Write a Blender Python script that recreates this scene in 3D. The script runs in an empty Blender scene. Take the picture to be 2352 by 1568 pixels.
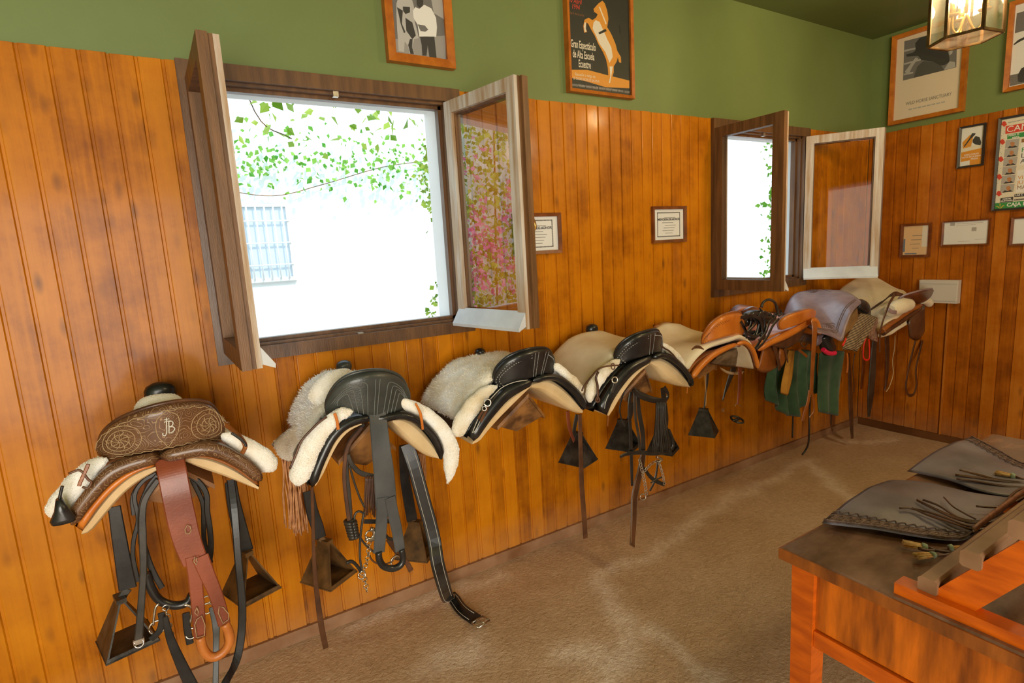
import bpy, bmesh, math, random
from mathutils import Vector, Matrix, noise
random.seed(7)
V = Vector
PI = math.pi
scene = bpy.context.scene
COL = scene.collection

# ---------------------------------------------------------------- camera
FOC, YAW, PITCH, ROLL = 1274.26, 0.54395, 0.1613, -0.05771
CAMZ = 1.5
D, L = 2.2206, 4.5006           # window wall at y = D, end wall at x = L
HP, HC = 2.182, 2.844           # top of panelling, ceiling
fw = V((math.sin(YAW)*math.cos(PITCH), math.cos(YAW)*math.cos(PITCH), -math.sin(PITCH)))
rt0 = V((math.cos(YAW), -math.sin(YAW), 0)); up0 = rt0.cross(fw)
rt = rt0*math.cos(ROLL) + up0*math.sin(ROLL)
up = up0*math.cos(ROLL) - rt0*math.sin(ROLL)
CP = V((0, 0, CAMZ))
cd = bpy.data.cameras.new('camera'); cam = bpy.data.objects.new('camera', cd); COL.objects.link(cam)
cd.sensor_width = 36; cd.lens = FOC/2352*36; cd.clip_start = 0.02
cam.matrix_world = Matrix(((rt.x, up.x, -fw.x, 0), (rt.y, up.y, -fw.y, 0), (rt.z, up.z, -fw.z, CAMZ), (0, 0, 0, 1)))
scene.camera = cam

def ray(p):
    return fw + rt*((p[0]-1176)/FOC) - up*((p[1]-784)/FOC)
def atd(p, d):                  # point at distance d in front of the window wall
    r = ray(p); return CP + r*((D-d)/r.y)
def atw(p, d=0.0):              # point at distance d in front of the end wall
    r = ray(p); return CP + r*((L-d)/r.x)
def atz(p, z):
    r = ray(p); return CP + r*((z-CAMZ)/r.z)
def atx(p, x):
    r = ray(p); return CP + r*(x/r.x)
def pxs(v):                     # metres per pixel at a point
    return (v-CP).dot(fw)/FOC
def Z1(x, y): return (60+x/2.097, 820+y/2.097)
def Z2(x, y): return (600+x/1.989, 780+y/1.989)
def Z3(x, y): return (960+x/2.703, 720+y/2.703)
def Z4(x, y): return (1500+x/3.409, 600+y/3.409)
def zz(f, l): return [f(*p) for p in l]

# ---------------------------------------------------------------- materials
def nt(name):
    m = bpy.data.materials.new(name); m.use_nodes = True
    t = m.node_tree; b = t.nodes['Principled BSDF']
    return m, t, b
def nd(t, typ, **kw):
    n = t.nodes.new(typ)
    for k, v in kw.items():
        if k in n.inputs: n.inputs[k].default_value = v
        else: setattr(n, k, v)
    return n
def ramp(t, fac, stops):
    r = t.nodes.new('ShaderNodeValToRGB')
    while len(r.color_ramp.elements) < len(stops): r.color_ramp.elements.new(0.5)
    for e, (p, c) in zip(r.color_ramp.elements, stops): e.position = p; e.color = (*c, 1)
    t.links.new(fac, r.inputs[0]); return r.outputs[0]
def math_(t, op, a, b=None, c=None):
    n = t.nodes.new('ShaderNodeMath'); n.operation = op
    for i, v in enumerate((a, b, c)):
        if v is None: continue
        if isinstance(v, (int, float)): n.inputs[i].default_value = v
        else: t.links.new(v, n.inputs[i])
    return n.outputs[0]
def mix(t, fac, a, b, mode='MIX'):
    n = t.nodes.new('ShaderNodeMix'); n.data_type = 'RGBA'; n.blend_type = mode
    if isinstance(fac, (int, float)): n.inputs[0].default_value = fac
    else: t.links.new(fac, n.inputs[0])
    for k, v in ((6, a), (7, b)):
        if isinstance(v, tuple): n.inputs[k].default_value = (*v[:3], 1)
        else: t.links.new(v, n.inputs[k])
    return n.outputs[2]
def pos(t): return t.nodes.new('ShaderNodeNewGeometry').outputs['Position']
def obco(t): return t.nodes.new('ShaderNodeTexCoord').outputs['Object']
def mapped(t, src, sc):
    m = t.nodes.new('ShaderNodeMapping'); m.inputs['Scale'].default_value = sc
    t.links.new(src, m.inputs[0]); return m.outputs[0]
def noise_(t, vec, scale, detail=3, rough=.55, dist=0):
    n = nd(t, 'ShaderNodeTexNoise', Scale=scale, Detail=detail, Roughness=rough, Distortion=dist)
    t.links.new(vec, n.inputs['Vector']); return n.outputs['Fac']
def bump(t, b, h, s, dist=.01):
    n = nd(t, 'ShaderNodeBump', Strength=s, Distance=dist)
    t.links.new(h, n.inputs['Height']); t.links.new(n.outputs[0], b.inputs['Normal'])

_M = {}
def plain(name, col, rough=.6, metal=0.0, spec=.5, emit=None):
    if name in _M: return _M[name]
    m, t, b = nt(name)
    b.inputs['Base Color'].default_value = (*col, 1); b.inputs['Roughness'].default_value = rough
    b.inputs['Metallic'].default_value = metal; b.inputs['Specular IOR Level'].default_value = spec
    if emit: b.inputs['Emission Color'].default_value = (*col, 1); b.inputs['Emission Strength'].default_value = emit
    _M[name] = m; return m
def blotch(name, c1, c2, scale=12, rough=.5, bs=.15, bscale=150, stretch=(1, 1, 1), metal=0, sheen=0, coat=0, lo=.35, hi=.65, bdist=.004):
    if name in _M: return _M[name]
    m, t, b = nt(name); o = mapped(t, pos(t), stretch)
    t.links.new(ramp(t, noise_(t, o, scale, 5), [(lo, c1), (hi, c2)]), b.inputs['Base Color'])
    b.inputs['Roughness'].default_value = rough; b.inputs['Metallic'].default_value = metal
    b.inputs['Sheen Weight'].default_value = sheen; b.inputs['Coat Weight'].default_value = coat
    b.inputs['Coat Roughness'].default_value = .2
    if bs: bump(t, b, noise_(t, o, bscale, 3), bs, bdist)
    _M[name] = m; return m

def board_mat(name, axis, pitch, off, cols, knot=(.13, .04, .006)):
    m, t, b = nt(name); P = pos(t)
    s = t.nodes.new('ShaderNodeSeparateXYZ'); t.links.new(P, s.inputs[0])
    a = s.outputs[axis]
    idx = math_(t, 'FLOOR', math_(t, 'DIVIDE', math_(t, 'ADD', a, off), pitch))
    wn = nd(t, 'ShaderNodeTexWhiteNoise', noise_dimensions='1D'); t.links.new(idx, wn.inputs['W'])
    r = wn.outputs['Value']
    cb = t.nodes.new('ShaderNodeCombineXYZ')
    t.links.new(a, cb.inputs[0]); t.links.new(s.outputs[2], cb.inputs[2]); t.links.new(math_(t, 'MULTIPLY', idx, 3.37), cb.inputs[1])
    g = noise_(t, mapped(t, cb.outputs[0], (75, 1, 2.2)), 1, 5, .6, .5)
    g2 = noise_(t, mapped(t, cb.outputs[0], (9, 1, 1.6)), 1, 3)
    g3 = noise_(t, P, 6, 5, .65)
    tone = math_(t, 'ADD', math_(t, 'ADD', math_(t, 'MULTIPLY', r, .17), .05), math_(t, 'MULTIPLY', math_(t, 'ADD', math_(t, 'ADD', g, g2), math_(t, 'MULTIPLY', g3, 1.9)), .24))
    base = ramp(t, tone, [(.34, tuple(q*.55 for q in cols[0])), (.44, cols[0]), (.6, cols[1]), (.8, cols[2])])
    vo = nd(t, 'ShaderNodeTexVoronoi', Scale=1.0); t.links.new(mapped(t, cb.outputs[0], (17, 1, 6.4)), vo.inputs['Vector'])
    k = ramp(t, vo.outputs['Distance'], [(.04, (1, 1, 1)), (.27, (0, 0, 0))])
    wn2 = noise_(t, mapped(t, cb.outputs[0], (3, 1, 1.3)), 1, 1)
    kf = math_(t, 'MULTIPLY', k, ramp(t, wn2, [(.4, (0, 0, 0)), (.62, (.75, .75, .75))]))
    c = mix(t, kf, base, knot)
    # dusty, scuffed foot of the boards
    dz = math_(t, 'MULTIPLY', ramp(t, s.outputs[2], [(.0, (1, 1, 1)), (.22, (0, 0, 0))]), noise_(t, P, 9, 4))
    c = mix(t, math_(t, 'MULTIPLY', dz, .75), c, (.36, .22, .13))
    t.links.new(c, b.inputs['Base Color'])
    b.inputs['Roughness'].default_value = .42; b.inputs['Specular IOR Level'].default_value = .2; b.inputs['Coat Weight'].default_value = .12; b.inputs['Coat Roughness'].default_value = .12
    bump(t, b, g, .12, .004)
    return m
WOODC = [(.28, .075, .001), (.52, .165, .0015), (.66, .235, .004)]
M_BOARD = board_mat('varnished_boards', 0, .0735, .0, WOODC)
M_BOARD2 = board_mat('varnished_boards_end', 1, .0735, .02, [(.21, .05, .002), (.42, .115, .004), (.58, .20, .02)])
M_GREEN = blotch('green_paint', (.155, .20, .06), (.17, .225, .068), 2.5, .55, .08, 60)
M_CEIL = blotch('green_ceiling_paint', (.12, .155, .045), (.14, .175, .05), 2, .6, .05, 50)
M_FRAMEW = blotch('brown_window_wood', (.085, .035, .012), (.16, .07, .022), 3, .42, .2, 30, (12, 12, 1.2), coat=.2)
M_SASHIN = blotch('brown_sash_wood', (.10, .045, .015), (.20, .09, .03), 3, .5, .25, 30, (14, 14, 1.2))
M_SASHOUT = blotch('weathered_sash_wood', (.40, .25, .13), (.62, .56, .50), 3, .6, .3, 30, (14, 14, 1.0))
M_PALEW = blotch('bleached_drip_rail', (.55, .56, .58), (.72, .74, .76), 5, .6, .2, 40)
M_PIC = blotch('orange_picture_wood', (.38, .10, .008), (.55, .17, .014), 3, .4, .1, 40, (6, 6, 6))
M_PICD = blotch('dark_picture_wood', (.13, .035, .008), (.24, .07, .014), 3, .4, .1, 40, (6, 6, 6))
M_PICB = plain('black_picture_frame', (.035, .03, .028), .4)
M_DESK = blotch('desk_orange_wood', (.46, .075, .002), (.70, .135, .004), 3, .35, .12, 20, (3, 3, 14), coat=.3)
M_DESKP = blotch('desk_panel_wood', (.20, .045, .003), (.72, .17, .006), 2.2, .38, .1, 20, (3, 9, 1.5), coat=.3)
M_DESKT = blotch('desk_top_worn', (.085, .035, .016), (.25, .135, .085), 7, .24, .10, 60, (1, 2.2, 1), coat=.5, lo=.32, hi=.7)
M_RACKW = blotch('rust_brown_rack', (.09, .035, .01), (.34, .15, .04), 11, .6, .3, 60, lo=.4, hi=.62)
M_FLEECE = blotch('white_sheepskin', (.90, .83, .72), (.97, .95, .91), 16, .95, .5, 220, sheen=.4, bdist=.006)
M_FLEECEY = blotch('yellowed_sheepskin', (.80, .67, .46), (.96, .91, .82), 9, .95, .5, 200, sheen=.4, bdist=.006)
M_CLOTH = blotch('cream_saddle_cloth', (.72, .57, .35), (.87, .76, .55), 6, .85, .25, 300, sheen=.2)
M_PAD = blotch('cream_pad_leather', (.60, .40, .19), (.74, .54, .30), 8, .7, .15, 200)
M_BLACK = blotch('black_leather', (.008, .008, .009), (.022, .021, .021), 20, .3, .05, 260, coat=.25)
M_BLACK2 = blotch('worn_black_strap', (.02, .017, .014), (.055, .045, .036), 12, .38, .06, 200, coat=.15)
M_GREY = blotch('grey_green_leather', (.028, .032, .028), (.055, .06, .055), 9, .36, .2, 220, coat=.25)
M_GREYS = blotch('dark_grey_strap', (.045, .046, .048), (.085, .087, .09), 7, .42, .1, 200, coat=.1)
M_TOOL = None
M_RED = blotch('red_brown_strap', (.17, .032, .010), (.27, .06, .022), 8, .4, .1, 200, coat=.2)
M_LOOP = blotch('tan_crupper_loop', (.42, .12, .02), (.55, .18, .035), 20, .4, .1, 100)
M_TAN = blotch('tan_leather', (.52, .135, .012), (.66, .20, .022), 10, .36, .15, 250, coat=.25)
M_TAND = blotch('brown_flap_leather', (.22, .06, .01), (.36, .11, .018), 9, .34, .15, 200, coat=.3)
M_DKB = blotch('dark_brown_strap', (.055, .02, .009), (.13, .05, .02), 12, .42, .06, 200, coat=.15)
M_PURP = blotch('purple_grey_leather', (.20, .13, .15), (.36, .265, .29), 7, .42, .12, 120, coat=.15)
M_PURPD = blotch('tooled_border_leather', (.10, .055, .045), (.22, .14, .12), 60, .45, .5, 160, bdist=.008)
M_CHAP = blotch('slate_chap_leather', (.10, .088, .118), (.235, .21, .27), 5, .36, .12, 160, coat=.2)  # grey leather with the bluish window sheen mixed into its base colour
M_IRON = blotch('black_iron', (.022, .02, .018), (.085, .075, .062), 18, .42, .25, 60, metal=.4)
M_IRONR = blotch('rusty_iron', (.05, .025, .008), (.20, .095, .025), 14, .6, .3, 60, metal=.2)
M_STEEL = blotch('worn_steel', (.42, .38, .32), (.72, .68, .62), 30, .3, .1, 80, metal=1)
M_BRASS = blotch('aged_brass', (.55, .30, .07), (.80, .52, .16), 20, .28, .05, 60, metal=1)
M_LEAD = blotch('dark_lantern_lead', (.10, .055, .02), (.22, .13, .045), 20, .4, .1, 60, metal=.8)
M_GRCLOTH = blotch('dark_green_cloth', (.025, .07, .032), (.05, .115, .055), 10, .9, .3, 300, sheen=.2)
M_YEL = blotch('mustard_cloth', (.42, .18, .018), (.60, .29, .04), 12, .9, .3, 200)
M_ORCORD = blotch('orange_cord', (.42, .17, .06), (.62, .30, .13), 40, .8, .4, 300)
M_REDTAG = plain('red_tape', (.75, .02, .012), .5)
M_STITCH = plain('pale_stitching', (.62, .58, .50), .7)
M_STITCHB = plain('tan_stitching', (.45, .30, .16), .7)
M_PLASTER = blotch('white_courtyard_plaster', (.80, .79, .765), (.84, .83, .81), 2, .9, .05, 30)
M_WHITE = plain('white_plastic', (.62, .57, .50), .4)
M_LEAF = None

def leaf_mat(name, c1, c2):
    m, t, b = nt(name)
    oi = t.nodes.new('ShaderNodeNewGeometry')
    r = oi.outputs['Random Per Island']
    t.links.new(ramp(t, r, [(0, c1), (1, c2)]), b.inputs['Base Color'])
    b.inputs['Roughness'].default_value = .55
    tr = nd(t, 'ShaderNodeBsdfTranslucent'); 
    t.links.new(ramp(t, r, [(0, c1), (1, c2)]), tr.inputs['Color'])
    ms = nd(t, 'ShaderNodeMixShader', Fac=.5)
    out = t.nodes['Material Output']
    t.links.new(b.outputs[0], ms.inputs[1]); t.links.new(tr.outputs[0], ms.inputs[2]); t.links.new(ms.outputs[0], out.inputs[0])
    return m
M_LEAF = leaf_mat('vine_leaves', (.12, .26, .01), (.55, .70, .12))
M_LEAF2 = leaf_mat('bright_leaves', (.06, .30, .02), (.35, .62, .10))
M_PINK = leaf_mat('pink_bracts', (.75, .05, .32), (.95, .45, .62))

def glass_mat(name, f0=.05, k=.9, ex=2.0, tint=(1, 1, 1), rough=0.0, milk=0.0):
    m = bpy.data.materials.new(name); m.use_nodes = True; t = m.node_tree; t.nodes.clear()
    out = t.nodes.new('ShaderNodeOutputMaterial')
    lw = nd(t, 'ShaderNodeLayerWeight', Blend=.5)
    df = nd(t, 'ShaderNodeBsdfTranslucent', Color=(.9, .86, .76, 1)); mt = nd(t, 'ShaderNodeMixShader', Fac=milk)
    f = math_(t, 'MINIMUM', math_(t, 'MULTIPLY_ADD', math_(t, 'POWER', lw.outputs['Facing'], ex), k, f0), .95)
    tr = t.nodes.new('ShaderNodeBsdfTransparent'); tr.inputs[0].default_value = (*tint, 1)
    gl = nd(t, 'ShaderNodeBsdfGlossy', Roughness=rough)
    ms = t.nodes.new('ShaderNodeMixShader')
    t.links.new(tr.outputs[0], mt.inputs[1]); t.links.new(df.outputs[0], mt.inputs[2]); t.links.new(f, ms.inputs[0]); t.links.new(mt.outputs[0] if milk else tr.outputs[0], ms.inputs[1]); t.links.new(gl.outputs[0], ms.inputs[2])
    t.links.new(ms.outputs[0], out.inputs[0]); return m
M_GLASS = glass_mat('window_glass', .012, 2.3, 2.0)
M_PGLASS = glass_mat('picture_glass', .035, .8, 4)
M_LGLASS = glass_mat('lantern_glass', .14, .8, 2.5, (.78, .76, .70), .05, .04)

def tooled_mat():
    m, t, b = nt('tooled_brown_leather'); P = pos(t)
    base = ramp(t, noise_(t, P, 9, 4), [(.3, (.085, .034, .014)), (.7, (.16, .072, .032))])
    # scrolling engraved lines: distorted wave rings
    n1 = nd(t, 'ShaderNodeTexNoise', Scale=26.0, Detail=1.0)
    t.links.new(P, n1.inputs['Vector'])
    vadd = nd(t, 'ShaderNodeVectorMath', operation='MULTIPLY_ADD')
    t.links.new(n1.outputs['Color'], vadd.inputs[0]); vadd.inputs[1].default_value = (.035, .035, .035); t.links.new(P, vadd.inputs[2])
    vo = nd(t, 'ShaderNodeTexVoronoi', Scale=36.0); vo.feature = 'F1'
    t.links.new(vadd.outputs[0], vo.inputs['Vector'])
    w = math_(t, 'ABSOLUTE', math_(t, 'SINE', math_(t, 'MULTIPLY', vo.outputs['Distance'], 17.0)))
    line = ramp(t, w, [(.12, (1, 1, 1)), (.34, (0, 0, 0))])
    c = mix(t, math_(t, 'MULTIPLY', line, .8), base, (.40, .24, .12))
    t.links.new(c, b.inputs['Base Color']); b.inputs['Roughness'].default_value = .34; b.inputs['Coat Weight'].default_value = .25
    bump(t, b, line, .3, -.002)
    return m
M_TOOL = tooled_mat()

def stripe_mat():
    m, t, b = nt('striped_blanket_cloth')
    s = t.nodes.new('ShaderNodeSeparateXYZ'); t.links.new(pos(t), s.inputs[0])
    w = math_(t, 'SINE', math_(t, 'MULTIPLY', math_(t, 'ADD', s.outputs[2], math_(t, 'MULTIPLY', s.outputs[0], .35)), 620.0))
    t.links.new(ramp(t, w, [(.35, (.06, .035, .02)), (.55, (.55, .40, .22))]), b.inputs['Base Color'])
    b.inputs['Roughness'].default_value = .9; return m
M_STRIPE = stripe_mat()

def floor_mat():
    m, t, b = nt('dusty_earth_floor'); P = pos(t)
    at = nd(t, 'ShaderNodeAttribute', attribute_name='wear')
    n = noise_(t, P, 3.0, 6, .6); n2 = noise_(t, P, 38, 4, .6)
    base = ramp(t, n, [(.3, (.52, .335, .185)), (.7, (.70, .49, .305))])
    base = mix(t, .35, base, ramp(t, n2, [(.3, (.42, .275, .17)), (.7, (.76, .56, .39))]))
    wf = math_(t, 'MULTIPLY', at.outputs['Fac'], ramp(t, n2, [(.25, (.35, .35, .35)), (.6, (1, 1, 1))]))
    c = mix(t, wf, base, (.90, .76, .64))
    t.links.new(c, b.inputs['Base Color']); b.inputs['Roughness'].default_value = .8
    nb = noise_(t, P, 70, 5, .65, .3)
    bump(t, b, nb, .8, .014)
    return m
M_FLOOR = floor_mat()

# ---------------------------------------------------------------- mesh helpers
WLOC = {}
class MB:
    def __init__(s): s.v = []; s.f = []; s.sm = []
    def add(s, vs, fs, smooth=True):
        o = len(s.v); s.v += [V(x) for x in vs]; s.f += [tuple(o+i for i in f) for f in fs]; s.sm += [smooth]*len(fs)
    def box(s, c, sz, ax=None):
        c = V(c); ax = ax or (V((1, 0, 0)), V((0, 1, 0)), V((0, 0, 1)))
        vs = [c+ax[0]*(sz[0]/2*i)+ax[1]*(sz[1]/2*j)+ax[2]*(sz[2]/2*k) for i in (-1, 1) for j in (-1, 1) for k in (-1, 1)]
        s.add(vs, [(0, 1, 3, 2), (4, 6, 7, 5), (0, 4, 5, 1), (2, 3, 7, 6), (0, 2, 6, 4), (1, 5, 7, 3)], False)
    def bb(s, x0, x1, y0, y1, z0, z1): s.box(((x0+x1)/2, (y0+y1)/2, (z0+z1)/2), (abs(x1-x0), abs(y1-y0), abs(z1-z0)))
    def bar(s, a, b, w, h, up=V((0, 0, 1))):
        a, b = V(a), V(b); t = (b-a); ln = t.length; t.normalize(); sd = t.cross(up).normalized(); u = sd.cross(t)
        s.box((a+b)/2, (ln, w, h), (t, sd, u))
    def loft(s, rings, closed=True, cap=True, smooth=True):
        n = len(rings[0]); o = len(s.v)
        for r in rings: s.v += [V(p) for p in r]
        m = n if closed else n-1
        for k in range(len(rings)-1):
            for i in range(m):
                j = (i+1) % n
                s.f.append((o+k*n+i, o+k*n+j, o+(k+1)*n+j, o+(k+1)*n+i)); s.sm.append(smooth)
        if cap and closed:
            s.f.append(tuple(o+i for i in range(n))[::-1]); s.sm.append(False)
            s.f.append(tuple(o+(len(rings)-1)*n+i for i in range(n))); s.sm.append(False)
    def tube(s, pts, r, n=8, flat=1.0, face=None):
        pts = [V(p) for p in pts]; m = len(pts)
        if not isinstance(r, (list, tuple)): r = [r]*m
        rings = []; ref = face
        for i, p in enumerate(pts):
            t = (pts[min(i+1, m-1)]-pts[max(i-1, 0)])
            if t.length < 1e-9: t = V((0, 0, 1))
            t.normalize()
            if ref is None: ref = V((0, 0, 1)) if abs(t.z) < .9 else V((0, 1, 0))
            a = t.cross(ref)
            if a.length < 1e-4: a = t.cross(V((.31, .8, .5)))
            a.normalize(); b = a.cross(t).normalized()
            if face is None: ref = b
            rings.append([p+a*(r[i]*math.cos(2*PI*k/n))+b*(r[i]*flat*math.sin(2*PI*k/n)) for k in range(n)])
        s.loft(rings)
    def ribbon(s, pts, w, th=.004, face=V((0, -1, 0))):
        pts = [V(p) for p in pts]; m = len(pts)
        if not isinstance(w, (list, tuple)): w = [w]*m
        rings = []
        for i, p in enumerate(pts):
            t = (pts[min(i+1, m-1)]-pts[max(i-1, 0)]).normalized()
            fc = face[i] if isinstance(face, list) else face
            sd = t.cross(fc)
            if sd.length < .15: sd = t.cross(V((0, -.3, 1)))
            sd.normalize(); nn = sd.cross(t).normalized()
            e = min(th*.5, w[i]*.2)
            a = sd*(w[i]/2); c = nn*(th/2); a2 = sd*(w[i]/2-e)
            rings.append([p-a, p-a2-c, p+a2-c, p+a, p+a2+c, p-a2+c])
        s.loft(rings, smooth=False)
    def slab(s, P, th, n=None, ew=.18, ev=None, noise_amp=0, nscale=20, dn=None):
        """P[i][j] grid; a rounded thick sheet about it. n: outward hint. dn: normal offset."""
        I, J = len(P), len(P[0]); ev = ev or ew
        def nrm(i, j):
            a = P[min(i+1, I-1)][j]-P[max(i-1, 0)][j]; b = P[i][min(j+1, J-1)]-P[i][max(j-1, 0)]
            c = a.cross(b)
            if c.length < 1e-12: c = V(n or (0, -1, 0))
            return c.normalized()
        def f(u, w):
            e = min(u, 1-u)/w
            return 1 if e >= 1 else math.sqrt(max(0, 1-(1-e)**2))
        sg = 1
        if n is not None and nrm(I//2, J//2).dot(V(n)) < 0: sg = -1
        o = len(s.v); fr = {}; bk = {}
        for i in range(I):
            for j in range(J):
                N = nrm(i, j)*sg; h = th/2*f(i/(I-1), ew)*f(j/(J-1), ev); p = P[i][j]
                if noise_amp:
                    q = noise.noise(p*nscale)+.5*noise.noise(p*nscale*2.3); h2 = h*(1+noise_amp*q)
                else: h2 = h
                if dn: p = p+N*dn
                fr[i, j] = len(s.v); s.v.append(p+N*h2)
                if i in (0, I-1) or j in (0, J-1): bk[i, j] = fr[i, j]
                else: bk[i, j] = len(s.v); s.v.append(p-N*h)
        for i in range(I-1):
            for j in range(J-1):
                a = (fr[i, j], fr[i+1, j], fr[i+1, j+1], fr[i, j+1]); b = (bk[i, j], bk[i, j+1], bk[i+1, j+1], bk[i+1, j])
                if sg < 0: a, b = a[::-1], b[::-1]
                for q in (a, b): s.f.append(q); s.sm.append(True)
    def prism(s, poly, off):         # flat polygon given thickness by the vector off
        n = len(poly); o = V(off)
        s.add([V(p) for p in poly]+[V(p)+o for p in poly], [tuple(range(n))[::-1], tuple(range(n, 2*n))]+[(i, (i+1) % n, n+(i+1) % n, n+i) for i in range(n)], False)
    def torus(s, c, R, r, nrm=V((0, -1, 0)), n=20, m=6, a0=0, a1=2*PI, sx=1.0):
        nrm = V(nrm).normalized(); a = nrm.cross(V((0, 0, 1)))
        if a.length < .1: a = V((1, 0, 0))
        a.normalize(); b = nrm.cross(a)
        c = V(c); full = abs(a1-a0-2*PI) < 1e-3
        pts = [c+a*(R*sx*math.cos(a0+(a1-a0)*k/n))+b*(R*math.sin(a0+(a1-a0)*k/n)) for k in range(n+1)]
        s.tube(pts, r, m, face=nrm)
    def fuzz(s, count, ln, seed=1, w=.0014, down=.25):
        rnd = random.Random(seed); F = [f for f in s.f if len(f) == 4]
        ar = []; tot = 0
        for f in F:
            a = ((s.v[f[2]]-s.v[f[0]]).cross(s.v[f[3]]-s.v[f[1]])).length/2; tot += a; ar.append(tot)
        import bisect
        vs = []; fs = []
        for k in range(count):
            f = F[min(len(F)-1, bisect.bisect(ar, rnd.random()*tot))]
            u, v_ = rnd.random(), rnd.random()
            p = (s.v[f[0]]*(1-u)+s.v[f[1]]*u)*(1-v_)+(s.v[f[3]]*(1-u)+s.v[f[2]]*u)*v_
            nn = (s.v[f[2]]-s.v[f[0]]).cross(s.v[f[3]]-s.v[f[1]])
            if nn.length < 1e-12: continue
            nn.normalize()
            d = (nn+V((rnd.uniform(-.7, .7), rnd.uniform(-.7, .7), rnd.uniform(-.7, .7)-down))).normalized()
            sd = d.cross(V((rnd.uniform(-1, 1), rnd.uniform(-1, 1), rnd.uniform(-1, 1))))
            if sd.length < 1e-3: continue
            sd.normalize(); l = ln*rnd.uniform(.5, 1.2)
            o = len(vs); p = p-nn*.001
            vs += [p-sd*w, p+sd*w, p+d*l]; fs.append((o, o+1, o+2))
        s.add(vs, fs, True)
    def build(s, name, mat, parent=None, kind=None, label=None, flip=False):
        if parent is not None: o0 = WLOC[parent.name]
        else:
            xs = [v.x for v in s.v]; ys = [v.y for v in s.v]; zs = [v.z for v in s.v]
            o0 = V(((min(xs)+max(xs))/2, (min(ys)+max(ys))/2, min(zs)))
            if kind == 'structure': o0 = V((0, 0, 0))
        me = bpy.data.meshes.new(name)
        me.from_pydata([v-o0 for v in s.v], [], s.f); me.update()
        for p, q in zip(me.polygons, s.sm): p.use_smooth = q
        bm = bmesh.new(); bm.from_mesh(me); bmesh.ops.recalc_face_normals(bm, faces=bm.faces); bm.to_mesh(me); bm.free()
        me.materials.append(mat)
        o = bpy.data.objects.new(name, me); COL.objects.link(o)
        if parent is not None: o.parent = parent
        else: o.location = o0
        WLOC[o.name] = o0
        if kind: o['kind'] = kind
        if label: o['label'] = label
        return o
def thing(name, label, cat, loc, group=None):
    o = bpy.data.objects.new(name, None); COL.objects.link(o); o.location = loc; o.empty_display_size = .05
    o['label'] = label; o['category'] = cat
    if group: o['group'] = group
    WLOC[o.name] = V(loc); return o
def tag(o, label, cat, group=None):
    o['label'] = label; o['category'] = cat
    if group: o['group'] = group
    return o
def resample(pts, n):
    pts = [V(p) for p in pts]; ls = [0]
    for a, b in zip(pts, pts[1:]): ls.append(ls[-1]+(b-a).length)
    out = []; j = 0
    for k in range(n):
        t = ls[-1]*k/(n-1)
        while j < len(pts)-2 and ls[j+1] < t: j += 1
        sgm = ls[j+1]-ls[j]; out.append(pts[j].lerp(pts[j+1], 0 if sgm == 0 else min(1, (t-ls[j])/sgm)))
    return out
def smooth(pts, n=None, sub=6):
    """Catmull-Rom through the points; optionally resampled to n."""
    pts = [V(p) for p in pts]
    if len(pts) < 3: return resample(pts, n) if n else pts
    q = [pts[0]*2-pts[1]]+pts+[pts[-1]*2-pts[-2]]; out = []
    for i in range(1, len(q)-2):
        for k in range(sub):
            t = k/sub; a, b, c, d = q[i-1], q[i], q[i+1], q[i+2]
            out.append(.5*((2*b)+(c-a)*t+(2*a-5*b+4*c-d)*t*t+(3*b-a-3*c+d)*t**3))
    out.append(pts[-1])
    return resample(out, n) if n else out
def interp(vals, n):
    m = len(vals)-1; out = []
    for k in range(n):
        t = k/(n-1)*m; i = min(int(t), m-1); out.append(vals[i]+(vals[i+1]-vals[i])*(t-i))
    return out
def tr(f, l, d, n=None):        # trace -> smooth 3-D line; d constant or a list
    ds = d if isinstance(d, (list, tuple)) else [d]*len(l)
    return smooth([atd(f(*p), q) for p, q in zip(l, ds)], n)
def grid(A, B, m):
    return [[a.lerp(b, j/(m-1)) for j in range(m)] for a, b in zip(A, B)]
def text(s, mat, parent, org, ux, uv, size, align='CENTER', sx=1.0, bold=0, shear=0):
    c = bpy.data.curves.new('lettering', 'FONT'); c.body = s; c.size = size; c.align_x = align; c.align_y = 'CENTER'
    c.offset = bold; c.shear = shear; c.resolution_u = 3
    o = bpy.data.objects.new('lettering', c); COL.objects.link(o)
    me = bpy.data.meshes.new_from_object(o.evaluated_get(bpy.context.evaluated_depsgraph_get()))
    bpy.data.objects.remove(o); bpy.data.curves.remove(c)
    me.materials.clear(); me.materials.append(mat)
    nn = ux.cross(uv); o0 = WLOC[parent.name]
    me.transform(Matrix((( ux.x*sx, uv.x, nn.x, org.x-o0.x), (ux.y*sx, uv.y, nn.y, org.y-o0.y), (ux.z*sx, uv.z, nn.z, org.z-o0.z), (0, 0, 0, 1))))
    ob = bpy.data.objects.new('lettering', me); COL.objects.link(ob); ob.parent = parent; WLOC[ob.name] = o0
    return ob
WORLD, SUN, DOOR, WIN, LANT, LANT2, EXPO = 2.4, 2.0, 165, 0, 34, 24, 0.1
# ================================================================ the room
def st(mb, name, mat, parent=None): return mb.build(name, mat, parent, kind='structure' if parent is None else None)
RX0, RY0 = -2.5, -2.6
T = .2
W1A, W1B, W2A, W2B, OZ0, OZ1 = .168, 1.082, 2.795, 3.672, 1.205, 2.135
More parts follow.
